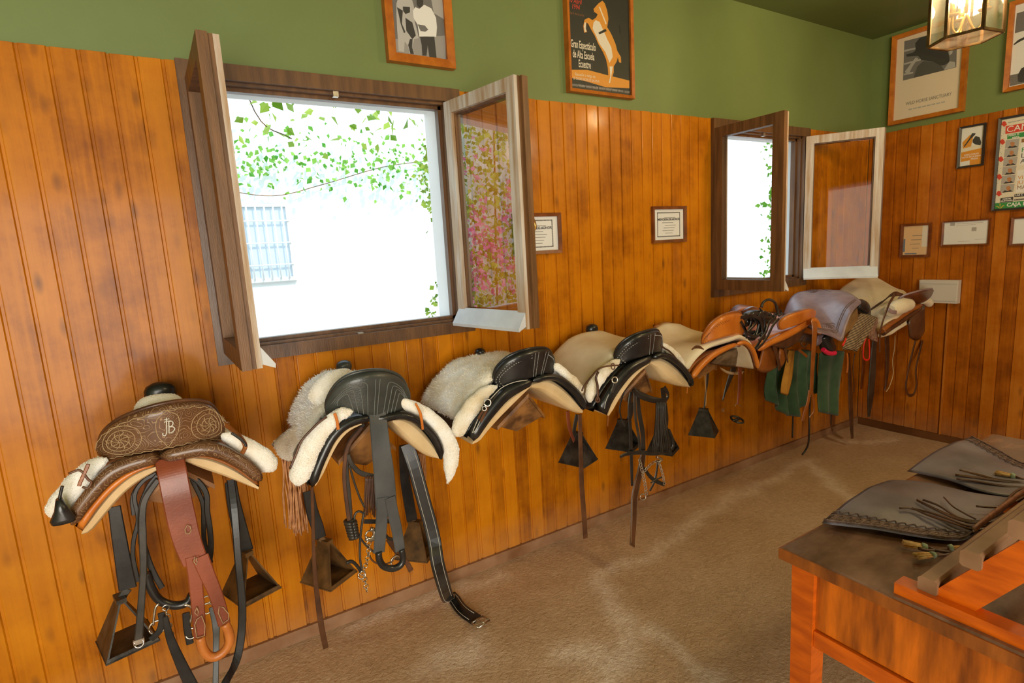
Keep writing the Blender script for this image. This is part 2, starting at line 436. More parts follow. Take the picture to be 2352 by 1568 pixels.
# floor with worn, dusty paths
wear_paths = []
for l, w in (([(1390, 1560), (1430, 1510), (1450, 1450), (1410, 1390), (1370, 1320), (1440, 1295), (1510, 1270), (1600, 1190), (1700, 1130), (1790, 1095), (1830, 1060), (1860, 1055)], .05),
             ([(1855, 1055), (1905, 1105), (1965, 1150), (2030, 1180)], .045), ([(1930, 1012), (1990, 1015), (2050, 1008)], .05),
             ([(1480, 1440), (1560, 1490), (1640, 1568)], .035), ([(1300, 1500), (1380, 1510), (1420, 1525)], .06), ([(1010, 1520), (1080, 1490)], .08), ([(800, 1440), (1000, 1370), (1150, 1320)], .04)):
    wear_paths.append((resample([atz(p, 0) for p in l], 40), w))
def floor_h(x, y):
    p = V((x, y, 0)); h = .004*noise.noise(p*2.2)+.0025*noise.noise(p*9)
    near = max(0, 1-abs(x-.75)/.6)*max(0, 1-abs(y-1.3)/.7)
    h += near*.006*noise.noise(p*26)
    return h-.004
fb = MB(); NX, NY = 236, 162; xs = [RX0+(L-RX0)*i/NX for i in range(NX+1)]; ys = [RY0+(D+.01-RY0)*j/NY for j in range(NY+1)]
fb.add([(x, y, floor_h(x, y)) for x in xs for y in ys], [(i*(NY+1)+j, (i+1)*(NY+1)+j, (i+1)*(NY+1)+j+1, i*(NY+1)+j+1) for i in range(NX) for j in range(NY)])
fo = st(fb, 'floor', M_FLOOR)
att = fo.data.attributes.new('wear', 'FLOAT', 'POINT')
vals = []
for v in fo.data.vertices:
    w = 0
    if v.co.x > .2 and v.co.y > .2:
        q = v.co+V((.05*noise.noise(v.co*7), .05*noise.noise(v.co*7+V((9, 3, 1))), 0))
        for pts, wd in wear_paths:
            dd = min((p.x-q.x)**2+(p.y-q.y)**2 for p in pts)
            w = max(w, math.exp(-dd/(wd*wd)))
        w = max(w, .35*max(0, noise.noise(v.co*1.7)))
    vals.append(min(1, w*.9))
att.data.foreach_set('value', vals)
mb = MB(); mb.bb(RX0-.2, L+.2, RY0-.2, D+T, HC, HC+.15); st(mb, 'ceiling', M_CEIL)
# window wall with two openings
mb = MB(); y0, y1 = D+.012, D+T
mb.bb(RX0, W1A, y0, y1, 0, HC); mb.bb(W1B, W2A, y0, y1, 0, HC); mb.bb(W2B, L+.2, y0, y1, 0, HC)
for a, b in ((W1A, W1B), (W2A, W2B)): mb.bb(a, b, y0, y1, 0, OZ0); mb.bb(a, b, y0, y1, OZ1, HC)
wall_back = st(mb, 'wall_back', M_GREEN)
def boards(mb, a0, a1, pitch, off, segs, axis):
    """tongue-and-groove boards along an axis; segs(a) -> list of (z0, z1)."""
    k = math.floor((a0+off)/pitch); cuts = set([a0, a1])
    while k*pitch-off < a1:
        if k*pitch-off > a0: cuts.add(k*pitch-off)
        k += 1
    for c in (W1A, W1B, W2A, W2B):
        if axis == 0: cuts.add(c)
    cuts = sorted(cuts)
    for x0, x1 in zip(cuts, cuts[1:]):
        if x1-x0 < .004: continue
        for z0, z1 in segs((x0+x1)/2):
            g = min(.009, (x1-x0)*.3)
            pr = [(x0, .012), (x0, .0055), (x0+g-.0015, .0055), (x0+g, .0005), (x0+g+.002, 0), (x1-.003, 0), (x1, .004), (x1, .012)]
            jit = random.uniform(-.0018, .0018) if z1 > 2 else 0
            if axis == 0: r = [[(u, D+w, z) for u, w in pr] for z in (z0, z1+jit)]
            else: r = [[(L+w, u, z) for u, w in pr] for z in (z0, z1+jit)]
            mb.loft(r, smooth=False)
def seg1(x):
    if W1A < x < W1B or W2A < x < W2B: return [(.03, OZ0)]
    return [(.03, HP)]
mb = MB(); boards(mb, RX0, L, .0735, 0, seg1, 0)
mb.build('wood_panelling', M_BOARD, wall_back)
mb = MB()
for a, b in ((W1A, W1B), (W2A, W2B)):
    mb.bb(a-.001, a+.006, D+.055, D+T+.01, OZ0, OZ1); mb.bb(b-.006, b+.001, D+.055, D+T+.01, OZ0, OZ1); mb.bb(a, b, D+.055, D+T+.03, OZ0-.01, OZ0+.006); mb.bb(a, b, D+.055, D+T+.01, OZ1-.006, OZ1)
mb.build('white_reveal', M_PLASTER, wall_back, label='white painted outer window reveal')
mb = MB(); mb.bb(RX0, L+.2, D+T, D+T+.22, HC, HC+.12); st(mb, 'roof_eave', M_PLASTER)
# end wall
mb = MB(); mb.bb(L+.012, L+.2, RY0, D+T, 0, HC); wall_right = st(mb, 'wall_right', M_GREEN)
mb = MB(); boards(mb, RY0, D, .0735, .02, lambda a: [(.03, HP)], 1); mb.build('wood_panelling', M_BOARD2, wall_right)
M_BASE = blotch('dusty_baseboard', (.20, .085, .03), (.36, .20, .11), 5, .6, .2, 60)
M_BASE2 = blotch('dark_baseboard', (.10, .032, .006), (.17, .06, .014), 5, .5, .2, 60)
mb = MB(); mb.bb(RX0, L-.012, D-.014, D, -.02, .05); st(mb, 'baseboard_back', M_BASE)
mb = MB(); mb.bb(L-.012, L, RY0, D-.014, -.02, .05); st(mb, 'baseboard_right', M_BASE2)
# left wall and the doorway wall behind the camera
mb = MB(); mb.bb(RX0-.2, RX0, RY0-.2, D+T, 0, HC); st(mb, 'wall_left', M_GREEN)
DX0, DX1, DZ = -2.3, .3, 2.3
mb = MB(); mb.bb(RX0, DX0, RY0-.2, RY0, 0, HC); mb.bb(DX1, L+.2, RY0-.2, RY0, 0, HC); mb.bb(DX0, DX1, RY0-.2, RY0, DZ, HC); st(mb, 'wall_front', M_GREEN)

# ---------------------------------------------------------------- windows
def window(name, xa, xb, sashes, zb=1.157, zt=HP):
    w = bpy.data.objects.new(name, None); COL.objects.link(w); w.location = ((xa+xb)/2, D, zb); WLOC[w.name] = V(w.location); w['kind'] = 'structure'
    mb = MB(); f = .058
    mb.bb(xa, xa+f, D-.022, D+.03, zb, zt); mb.bb(xb-f, xb, D-.022, D+.03, zb, zt)
    mb.bb(xa+f, xb-f, D-.022, D+.03, zb, zb+.05); mb.bb(xa+f, xb-f, D-.022, D+.03, zt-.052, zt)
    # stepped rebate
    a, b, c, d = xa+f-.006, xb-f+.006, zb+.044, zt-.046
    for (s, y0, y1) in ((.016, D+.002, D+.06), (.03, D+.03, D+.062)):
        mb.bb(a, a+s, y0, y1, c, d); mb.bb(b-s, b, y0, y1, c, d); mb.bb(a, b, y0, y1, c, c+s); mb.bb(a, b, y0, y1, d-s, d)
    fr = mb.build('window_frame', M_FRAMEW, w)
    mb = MB(); mb.box(((xa+xb)/2, D-.003, zt-.062), (.02, .02, .02)); mb.box(((xa+xb)/2, D-.012, zb+.053), (.022, .02, .006)); mb.build('latch_plate', M_STEEL, fr)
    for (hx, dx, dy, side, wd, z0, z1) in sashes:
        dv = V((dx, dy, 0)).normalized(); o = V((-dv.y, dv.x, 0)) if side == 'L' else V((dv.y, -dv.x, 0))
        z = V((0, 0, 1)); h = V((hx, D-.02, 0)); st_ = .052
        def member(mb, u0, u1, zz0, zz1, n0, n1): mb.box(h+dv*((u0+u1)/2)+z*((zz0+zz1)/2)+o*((n0+n1)/2), (u1-u0, n1-n0, zz1-zz0), (dv, o, z))
        def four(mb, n0, n1, e=0):
            member(mb, 0, st_-e, z0, z1, n0, n1); member(mb, wd-st_+e, wd, z0, z1, n0, n1); member(mb, st_-e, wd-st_+e, z0, z0+.06-e, n0, n1); member(mb, st_-e, wd-st_+e, z1-.055+e, z1, n0, n1)
        mb = MB(); four(mb, -.036, .006)
        member(mb, wd, wd+.012, z0, z1, -.036, -.008)   # overlap bead on the closing edge
        s = mb.build('sash', M_SASHIN, w)
        mb = MB(); four(mb, .006, .022, .006); mb.build('weathered_face', M_SASHOUT, s, label='bleached outer face of the sash')
        mb = MB(); mb.add([h+dv*u+z*q-o*.002 for u, q in ((st_-.01, z0+.05), (wd-st_+.01, z0+.05), (wd-st_+.01, z1-.045), (st_-.01, z1-.045))], [(0, 1, 2, 3)], False); mb.build('glass_pane', M_GLASS, s)
        mb = MB()
        pr = [(.018, .07), (.018, .012), (.058, -.006), (.06, .006), (.03, .052)]
        mb.loft([[h+dv*u+o*n+z*(z0+q) for n, q in pr] for u in (.004, wd-.004)], smooth=False)
        mb.build('drip_rail', M_PALEW, s, label='pale sloped rail at the sash foot')
        mb = MB()
        for q in (.14, .5, .86): mb.tube([h+z*(z0+(z1-z0)*q-.03)-o*.03, h+z*(z0+(z1-z0)*q+.03)-o*.03], .007, 8)
        mb.build('hinge', M_IRON, s)
        if side == 'R':
            q = h+dv*(wd-.025)-o*.03+z*((z0+z1)/2-.06)
            mb = MB(); mb.tube(smooth([q+z*.03, q-o*.03+z*.022, q-o*.045-z*.01, q-o*.03-z*.03, q-z*.03]), .006, 8); mb.box(q, (.02, .008, .09), (dv, o, z)); mb.build('sash_handle', M_BRASS, s)
    return w
window('window_1', .11, 1.142, [(.168, .03, -1, 'L', .43, 1.2, 2.122), (1.084, .19, -1, 'R', .43, 1.2, 2.122)])
window('window_2', 2.756, 3.715, [(2.797, .0, -1, 'L', .415, 1.205, 2.125), (3.668, .56, -.83, 'R', .43, 1.205, 2.125)])

# ---------------------------------------------------------------- courtyard outside
CY = 6.2
mb = MB(); mb.bb(-5, 12, CY, CY+.2, -.3, 5.0); st(mb, 'wall_courtyard', M_PLASTER)
mb = MB(); mb.bb(-5, 12, D+T, CY+.2, -.3, -.12); st(mb, 'ground', blotch('pale_paving', (.55, .53, .5), (.64, .62, .58), 3, .9, .1, 30))
w = bpy.data.objects.new('window_3', None); COL.objects.link(w); w.location = (.9, CY, 1.35); WLOC[w.name] = V(w.location); w['kind'] = 'structure'
mb = MB(); mb.bb(.66, .70, CY-.04, CY, 1.33, 2.12); mb.bb(1.11, 1.15, CY-.04, CY, 1.33, 2.12); mb.bb(.7, 1.11, CY-.04, CY, 1.33, 1.37); mb.bb(.7, 1.11, CY-.04, CY, 2.08, 2.12); mb.build('window_frame', M_PLASTER, w)
mb = MB(); mb.bb(.70, 1.11, CY-.012, CY-.004, 1.37, 2.08); mb.build('glass_pane', plain('pale_blue_glass', (.66, .74, .80), .6), w)
mb = MB()
for k in range(5): mb.tube([(.74+k*.083, CY-.05, 1.35), (.74+k*.083, CY-.05, 2.1)], .008, 6)
for z in (1.5, 1.72, 1.94): mb.tube([(.68, CY-.05, z), (1.13, CY-.05, z)], .008, 6)
mb.build('window_grille', plain('white_grille', (.84, .84, .84), .6), w)

def leaves(mb, n, fn, size, seed, hang=.6):
    r = random.Random(seed)
    for _ in range(n):
        p = V(fn(r)); s = size*r.uniform(.5, 1.25)
        d = V((r.uniform(-1, 1), r.uniform(-1, 1), -hang+r.uniform(-.6, .6))).normalized()
        nn = V((r.uniform(-1, 1), -1+r.uniform(-.9, .9), r.uniform(-.2, 1))).normalized()
        a = d.cross(nn)
        if a.length < .1: continue
        a.normalize(); nn = a.cross(d)
        out = [(0, 0), (.35, .45), (.2, .75), (0, 1.15), (-.2, .75), (-.35, .45)]
        o = [p+a*(u*s*1.25)+d*(v*s)-nn*(abs(u)*s*.35) for u, v in out]
        mb.add(o, [(0, 1, 2, 3), (0, 3, 4, 5)], False)
def stems(mb, lines, r=.006):
    for l in lines: mb.tube(smooth([V(p) for p in l]), r, 5)
# leafy vine hanging over the head of the first window
t = thing('climbing_vine', 'large-leaved climbing vine hanging over the head of the first window outside', 'vine', (.7, 2.9, 2.0))
mb = MB()
leaves(mb, 60, lambda r: (lambda y: (y*r.uniform(.12, .46), y, 1.5+(y*r.triangular(.19, .34, .34))))(r.uniform(2.8, 3.4)), .065, 3)
leaves(mb, 45, lambda r: (lambda y: (y*r.uniform(.12, .46), y, 1.5+(y*r.triangular(.16, .28, .25))))(r.uniform(3.2, 3.8)), .055, 4)
mb.build('foliage', M_LEAF, t)
mb = MB(); stems(mb, [[(.2, 2.6, HC+.005), (.5, 2.9, 2.42), (1.0, 3.0, 2.5), (1.4, 2.9, 2.46)], [(.4, 3.4, 2.9), (.5, 3.3, 2.3), (.65, 3.2, 2.15)], [(1.0, 3.4, 2.85), (1.1, 3.3, 2.4)]], .003); mb.build('stem', M_RACKW, t)
t = thing('climbing_vine', 'small-leaved vine trailing in a band across the white courtyard wall', 'vine', (1.6, 6.1, 2.2))
mb = MB()
leaves(mb, 420, lambda r: (r.uniform(.6, 2.9), 6.1-r.uniform(0, .08), r.triangular(2.12, 2.95, 2.5)), .055, 5); mb.build('foliage', M_LEAF2, t)
mb = MB(); stems(mb, [[(.5, 6.15, 2.25), (1.0, 6.1, 2.18), (1.5, 6.15, 2.3), (2.2, 6.13, 2.5), (2.9, 6.15, 2.6)]], .004); mb.build('stem', M_RACKW, t)
t = thing('climbing_vine', 'narrow upright vine growing beside the right jamb of the first window outside', 'vine', (1.15, 2.6, 0))
mb = MB()
leaves(mb, 330, lambda r: (lambda y, z: (y*(.447+.03*noise.noise(V((z*3, 1, 2)))+r.gauss(0, .008)), y, z))(r.uniform(2.5, 2.75), r.choice((r.uniform(1.6, 2.35), r.uniform(1.75, 2.35), r.uniform(.95, 1.4)))), .026, 6); mb.build('foliage', M_LEAF, t)
mb = MB(); stems(mb, [[(1.16, 2.6, .0), (1.15, 2.6, .8), (1.18, 2.62, 1.5), (1.16, 2.6, 2.4)], [(1.18, 2.6, 0), (1.2, 2.62, 1.2), (1.165, 2.6, 2.0)]], .005); mb.build('stem', M_RACKW, t)
t = thing('climbing_vine', 'green vine growing up outside the second window near its right jamb', 'vine', (3.95, 2.6, 0))
mb = MB()
leaves(mb, 380, lambda r: (lambda y, z: (y*(1.525+.05*noise.noise(V((z*3, 4, 2)))+r.gauss(0, .03)), y, z))(r.uniform(2.5, 2.8), r.uniform(1.0, 2.4)), .035, 8); mb.build('foliage', M_LEAF2, t)
mb = MB(); stems(mb, [[(4.0, 2.65, 0), (4.02, 2.65, 1.2), (4.05, 2.65, 2.4)]], .01); mb.build('stem', M_RACKW, t)
t = thing('bougainvillea', 'bougainvillea with pink flowers, mirrored in the open right sash of the big window', 'shrub', (-3.6, 6.0, -.12))
mb = MB(); leaves(mb, 5200, lambda r: (r.uniform(-5.4, -1.6), 5.98-r.uniform(0, .4), r.uniform(-.1, 4.2)), .085, 9); mb.build('foliage', M_LEAF, t)
def pk(r):
    while 1:
        p = V((r.uniform(-5.2, -1.8), 5.55+r.uniform(0, .15), r.triangular(.2, 3.2, 1.3)))
        if noise.noise(p*2.6) > .0: return p
mb = MB(); leaves(mb, 1500, pk, .075, 10); mb.build('flowers', M_PINK, t)
mb = MB(); stems(mb, [[(-4.4+.5*k, 6.0, -.12), (-4.6+.6*k, 6.05, 1.0), (-5+.9*k, 6.0, 3.4)] for k in range(4)], .015); mb.build('stem', M_RACKW, t)

# ---------------------------------------------------------------- framed pictures
def bk(n, c): return plain(n, c, .5)
P_BLACK, P_WHITE, P_GREY1, P_GREY2, P_GREY3 = bk('print_black', (.018, .02, .016)), bk('print_white', (.84, .82, .77)), bk('print_grey_dark', (.045, .042, .04)), bk('print_grey_mid', (.17, .16, .15)), bk('print_grey_light', (.42, .40, .37))
P_CREAM, P_ORANGE, P_RED, P_GREEN, P_PEACH, P_BLUE = bk('print_cream', (.74, .61, .44)), bk('print_orange', (.72, .30, .03)), bk('print_red', (.68, .06, .03)), bk('print_green', (.03, .28, .07)), bk('print_peach', (.78, .52, .27)), bk('print_blue_grey', (.16, .21, .27))
P_PALE, P_SAND, P_INK, P_BROWN = bk('print_pale_grey', (.80, .79, .75)), bk('print_pale_sand', (.78, .71, .56)), bk('print_ink', (.06, .055, .05)), bk('print_brown', (.30, .13, .04))
class Pic:
    def __init__(s, name, label, cat, wall, u0, u1, z0, z1, fw_, fmat, bg, fd=.022, glass=True):
        s.wall = wall
        if wall == 1: s.ux, s.n = V((1, 0, 0)), V((0, -1, 0)); s.o = V((u0, D, z0)); w = u1-u0
        else: s.ux, s.n = V((0, -1, 0)), V((-1, 0, 0)); s.o = V((L, u0, z0)); w = u0-u1
        base = .012 if z0 > HP else 0
        s.uz = V((0, 0, 1)); s.w, s.h = w, z1-z0; s.fd = fd; h = s.h; s.fw = fw_
        s.root = thing(name, label, cat, s.o+s.ux*(w/2))
        mb = MB(); a = fw_
        def pt(u, v, k): return s.o+s.ux*u+s.uz*v+s.n*k
        for (A, B, C_, D_) in (((0, 0), (w, 0), (w-a, a), (a, a)), ((w, 0), (w, h), (w-a, h-a), (w-a, a)), ((w, h), (0, h), (a, h-a), (w-a, h-a)), ((0, h), (0, 0), (a, a), (a, h-a))):
            lo = [pt(*A, -base), pt(*B, -base), pt(*C_, -base), pt(*D_, -base)]; hi = [pt(*A, fd), pt(*B, fd), pt(*C_, fd*.8), pt(*D_, fd*.8)]
            mb.add(lo+hi, [(0, 1, 2, 3), (4, 7, 6, 5), (0, 4, 5, 1), (1, 5, 6, 2), (2, 6, 7, 3), (3, 7, 4, 0)], False)
        s.frame = mb.build('frame', fmat, s.root)
        s.k = fd*.25
        mb = MB(); mb.prism([pt(a*.8, a*.8, s.k), pt(w-a*.8, a*.8, s.k), pt(w-a*.8, h-a*.8, s.k), pt(a*.8, h-a*.8, s.k)], s.n*-.003); s.print = mb.build('print', bg, s.root)
        if glass:
            mb = MB(); g = fd*.62; mb.add([pt(a*.9, a*.9, g), pt(w-a*.9, a*.9, g), pt(w-a*.9, h-a*.9, g), pt(a*.9, h-a*.9, g)], [(0, 1, 2, 3)], False); mb.build('glass', M_PGLASS, s.root)
        s.pt = pt
    def px(s, p, lay):
        d = s.k+.0006*lay
        return atd(p, d) if s.wall == 1 else atw(p, d)
    def clampz(s, v):
        v.z = min(max(v.z, s.o.z+s.fw), s.o.z+s.h-s.fw); return v
    def polys(s, name, polys, mat, lay=1, f=None):
        mb = MB()
        for pl in polys:
            q = [s.clampz(s.px(f(*p) if f else p, lay)) for p in pl]; mb.prism(q, s.n*-.0004)
        return mb.build(name, mat, s.print)
    def span(s, name, spans, mat, lay=1, f=None, u1=.94):   # bands from two traced left corners out to the right margin
        mb = MB(); k = s.k+.0006*lay
        for A, B in spans:
            a, b = [s.clampz(s.px(f(*q), lay)) for q in (A, B)]; r = s.pt(u1*s.w, 0, k)
            mb.prism([a, V((r.x, r.y, a.z)), V((r.x, r.y, b.z)), b], s.n*-.0004)
        return mb.build(name, mat, s.print)
    def rects(s, name, rs, mat, lay=1):        # rects in fractions of the picture
        mb = MB()
        for (a, b, c, d) in rs:
            k = s.k+.0006*lay; mb.prism([s.pt(a*s.w, b*s.h, k), s.pt(c*s.w, b*s.h, k), s.pt(c*s.w, d*s.h, k), s.pt(a*s.w, d*s.h, k)], s.n*-.0004)
        return mb.build(name, mat, s.print)
    def txt(s, string, mat, p, size, lay=2, f=None, align='CENTER', **kw):
        return text(string, mat, s.print, s.px(f(*p) if f else p, lay), s.ux, s.uz, size, align, **kw)
def Zp(x, y): return (860+x/3.675, y/3.675)
# black-and-white photograph of a man with a horse
p = Pic('framed_photograph', 'orange wood frame with a photo of a man holding a grey horse', 'picture', 1, .845, 1.135, 2.262, 2.70, .034, M_PIC, P_GREY2)
p.polys('photo_ground', [[(178, 330), (600, 300), (600, 500), (178, 440)]], bk('print_grey_ground', (.33, .31, .29)), 1, Zp)
p.polys('photo_backdrop', [[(470, -60), (600, -60), (600, 170), (500, 110)]], P_GREY3, 1, Zp)
p.polys('photo_horse', [[(185, 30), (210, -40), (300, -60), (330, 40), (345, 120), (340, 180), (375, 320), (335, 330), (320, 400), (338, 455), (300, 455), (280, 380), (255, 350), (250, 440), (205, 430), (192, 250), (185, 120)]], bk('print_horse_grey', (.50, .48, .45)), 2, Zp)
p.polys('photo_horse_shade', [[(240, 55), (300, 60), (300, 105), (262, 118), (242, 90)], [(262, 150), (320, 190), (350, 300), (320, 330), (270, 260)], [(190, 60), (240, 90), (232, 200), (262, 270), (250, 280), (222, 200), (205, 120)], [(300, 330), (322, 330), (318, 400), (335, 455), (305, 455), (285, 380)]], P_GREY1, 3, Zp)
p.polys('photo_man', [[(345, 60), (380, 75), (420, 40), (480, 70), (520, 150), (528, 230), (522, 310), (380, 310), (365, 210), (330, 150), (325, 90)]], P_WHITE, 4, Zp)
p.polys('photo_trousers', [[(385, 308), (505, 305), (525, 488), (465, 484), (450, 380), (440, 470), (405, 468), (400, 380)]], P_GREY1, 4, Zp)
p.polys('photo_head', [[(385+28*math.cos(a), 14+50*math.sin(a)) for a in [k*PI/8 for k in range(16)]]], P_GREY1, 4, Zp)
p.polys('photo_hands', [[(365, 205), (425, 215), (455, 250), (430, 268), (390, 262)]], P_GREY2, 5, Zp)
# equestrian show poster
p = Pic('framed_poster', 'dark show poster with a rearing orange horse, thin orange frame', 'poster', 1, 1.732, 2.149, 2.231, 2.80, .016, M_PIC, P_BLACK)
p.polys('poster_sand', [[(1640, 588), (1800, 590), (1950, 630), (2152, 680), (2152, 745), (1950, 735), (1800, 690), (1640, 650)]], P_ORANGE, 1, Zp)
HORSE = [(1925, 5), (1945, 30), (1965, 90), (1975, 160), (1965, 230), (1990, 270), (2005, 300), (2035, 370), (2050, 430), (2080, 480), (2083, 530), (2065, 525), (2055, 480), (2045, 520), (2020, 560), (2020, 610), (2005, 660), (2000, 710), (1975, 712), (1985, 660), (1970, 690), (1945, 690), (1975, 640), (1970, 570), (1955, 500), (1930, 440), (1890, 370), (1860, 300), (1835, 260), (1805, 200), (1790, 190), (1785, 240), (1795, 270), (1770, 275), (1762, 220), (1775, 165), (1810, 150), (1840, 170), (1870, 150), (1885, 120), (1855, 100), (1850, 75), (1890, 30)]
p.polys('poster_horse', [HORSE], P_ORANGE, 2, Zp)
p.polys('poster_horse_light', [[(1868, 170), (1900, 185), (1930, 250), (1965, 330), (2000, 400), (2012, 480), (1985, 530), (1950, 440), (1900, 370), (1870, 300), (1842, 240), (1850, 190)], [(1985, 560), (2012, 560), (2000, 640), (1990, 700), (1978, 700), (1992, 640)], [(1775, 190), (1786, 190), (1784, 240), (1790, 268), (1776, 268), (1768, 220)], [(1895, 60), (1903, 55), (1960, 200), (1952, 206)]], P_SAND, 3, Zp)
p.polys('poster_girth', [[(1890, 275), (1950, 243), (1962, 262), (1900, 290)], [(2070, 215), (2090, 210), (2088, 290), (2076, 290)]], P_BLACK, 4, Zp)
p.txt('10 Abril', P_RED, (1692, 8), .031, f=Zp, sx=.78, shear=.2); p.txt('1994', P_RED, (1697, 60), .031, f=Zp, sx=.8, shear=.2)
p.txt('A las 5 de la tarde', P_BROWN, (1702, 117), (.016), f=Zp, sx=.8, shear=.2)
for s_, q in (('Gran Espect\u00e1culo', (1764, 385)), ('de Alta Escuela', (1766, 468)), ('Ecuestre', (1775, 545))): p.txt(s_, P_SAND, q, .048, 5, Zp, sx=.45, bold=.0008)
p.txt('Ejecuci\u00f3n a cargo de', P_SAND, (1780, 636), .019, f=Zp, sx=.8); p.txt('LE CADRE NOIR DE SAUMUR', P_SAND, (1790, 674), .017, 5, Zp, sx=.74)
p.txt('ESCUELA NACIONAL DE EQUITACI\u00d3N DE FRANCIA', P_GREY3, (1900, 742), .012, f=Zp, sx=.95)
p.rects('poster_small_print', [(.06+.1*k, .05, .06+.1*k+.085, .068) for k in range(9)], P_GREY2)
# certificates
def certificate(label, wall, u0, u1, z0, z1, bg, title=None, border=True, lines=7, fmat=None, fwid=.016):
    p = Pic('framed_certificate', label, 'certificate', wall, u0, u1, z0, z1, fwid, fmat or M_PICD, bg, .018)
    if border:
        rs = []; e = .2; nb = 26
        for k in range(nb):
            a = e*.8+(1-1.6*e)*k/nb; b = a+(1-1.6*e)/nb*.75
            rs += [(a, e*.8, b, e*.8+.028), (a, 1-e*.8-.028, b, 1-e*.8), (e*.8, a, e*.8+.022, b), (1-e*.8-.022, a, 1-e*.8, b)]
        p.rects('printed_border', rs, P_INK)
    p.rects('printed_lines', [(.5-.22*((k*37) % 10/10*.5+.5), .26+.5*k/lines, .5+.22*((k*53) % 10/10*.5+.5), .26+.5*k/lines+.012) for k in range(lines)], P_GREY2)
    if title: text(title, P_INK, p.print, p.pt(p.w*.5, p.h*.64, p.k+.002), p.ux, p.uz, .017, bold=.0004)
    return p
certificate('dark framed honour certificate just right of the big window sash', 1, 1.375, 1.65, 1.478, 1.669, P_PALE, 'MENCION DE HONOR')
certificate('dark framed certificate between the two windows, near the second', 1, 2.268, 2.532, 1.497, 1.694, P_PALE, 'MENCION DE HONOR')
p = certificate('small peach diploma in a dark frame, left of the end wall row', 2, 1.974, 1.787, 1.296, 1.529, P_PEACH, None, False, 4)
p.rects('blue_bar', [(.09, .16, .15, .55), (.15, .085, .55, .125)], P_BLUE); p.rects('pale_patch', [(.70, .30, .92, .93)], P_SAND)
p = certificate('white landscape diploma in a thin brown frame, middle of the end wall row', 2, 1.724, 1.465, 1.366, 1.531, P_PALE, None, False, 0, fwid=.009)
p.rects('printed_lines', [(.3, .86, .85, .875), (.3, .8, .7, .81), (.35, .16, .6, .17), (.7, .22, .92, .23), (.62, .55, .72, .7)], P_GREY3); p.rects('seal', [(.16, .8, .26, .93)], P_GREY3)
u = atw((2323, 530)).y
p = certificate('white diploma cut by the right edge of the photo, end of the row', 2, u, u-.26, 1.355, 1.53, P_PALE, None, False, 3, fwid=.012)
def Zw(x, y): return (2040+x/5.228, y/5.228)
# wild horse poster and its neighbour
p = Pic('framed_poster', 'cream poster of wild horses in an orange frame by the corner', 'poster', 2, 2.088, 1.65, 2.222, 2.81, .026, M_PIC, P_CREAM, .03)
p.polys('photo_print', [[(195, 495), (832, 330), (818, 808), (178, 968)]], P_GREY2, 1, Zw)
p.polys('photo_fence', [[(195, 600), (330, 570), (330, 590), (195, 622)], [(190, 760), (390, 705), (390, 725), (190, 780)], [(185, 885), (300, 860), (300, 880), (185, 905)]], P_GREY3, 2, Zw)
p.polys('photo_horse', [[(330, 600), (325, 520), (380, 455), (500, 418), (829, 335), (824, 575), (780, 590), (715, 612), (735, 690), (735, 740), (680, 780), (620, 790), (540, 740), (400, 720), (360, 670), (225, 680), (215, 655), (300, 630)]], P_GREY1, 3, Zw)
p.polys('second_horse', [[(305, 935), (350, 800), (420, 735), (540, 742), (640, 792), (676, 842)]], bk('print_grey_deep', (.085, .08, .075)), 4, Zw)
p.polys('photo_light', [[(668, 840), (738, 735), (800, 745), (808, 806)], [(725, 605), (775, 592), (770, 640), (738, 665)], [(200, 860), (330, 690), (360, 700), (290, 800), (240, 900)]], P_GREY3, 4, Zw)
p.txt('WILD HORSE SANCTUARY', P_GREY2, (478, 1190), .030, 2, Zw, sx=.74)
p.rects('small_caption', [(.27+.062*k, .135, .27+.062*k+.05, .148) for k in range(8)], P_GREY3)
zt = 2.9
p = Pic('framed_poster', 'white poster with a grey photo, orange frame above the bullfight bill', 'poster', 2, 1.452, 1.02, 2.282, 2.79, .024, M_PIC, P_PALE, .03)
p.span('photo_print', [((1545, 160), (1520, 400))], P_GREY2, 1, Zw, .92); p.span('photo_ground', [((1462, 905), (1460, 1035))], P_GREY2, 1, Zw, .92)
p.polys('photo_horse', [[(1505, 530), (1560, 480), (1640, 440), (1700, 430), (1700, 445), (1640, 470), (1570, 505), (1508, 545)], [(1555, 900), (1600, 820), (1660, 790), (1700, 780), (1700, 960), (1600, 990), (1560, 980)]], P_GREY1, 2, Zw)
# bullfight bills
def Zq(x, y): return (2120+x/6.534, 260+y/6.534)
p = Pic('framed_poster', 'small orange bullfight bill in a black frame on the end wall', 'poster', 2, 1.664, 1.526, 1.866, 2.125, .011, M_PICB, P_SAND, .02)
p.polys('bill_sky', [[(575, 245), (900, 195), (885, 470), (570, 500)]], P_PALE, 1, Zq)
p.polys('bill_orange', [[(575, 590), (880, 520), (872, 770), (560, 830)], [(590, 440), (700, 330), (760, 320), (720, 500), (600, 530)]], P_ORANGE, 2, Zq)
p.polys('bill_bull', [[(745, 400), (790, 340), (850, 360), (875, 440), (860, 480), (790, 470), (745, 440)], [(610, 500), (700, 370), (735, 300), (790, 300), (780, 325), (720, 380), (625, 505)]], P_GREY1, 3, Zq)
p.polys('bill_box', [[(562, 735), (700, 705), (700, 775), (560, 800)], [(620, 245), (820, 215), (818, 255), (618, 285)]], P_PALE, 3, Zq)
for s_, q in (('MARIO COELHO', (725, 618)), ('VICTOR DE LA SERNA', (722, 652)), ('PINEDA', (770, 682))): p.txt(s_, P_WHITE, q, .013, 4, Zq, sx=.8, bold=.0003)
p = Pic('framed_poster', 'tall bullfight bill with red roses and green footer, end wall', 'poster', 2, 1.463, 1.05, 1.575, 2.136, .012, M_PICB, P_SAND, .022)
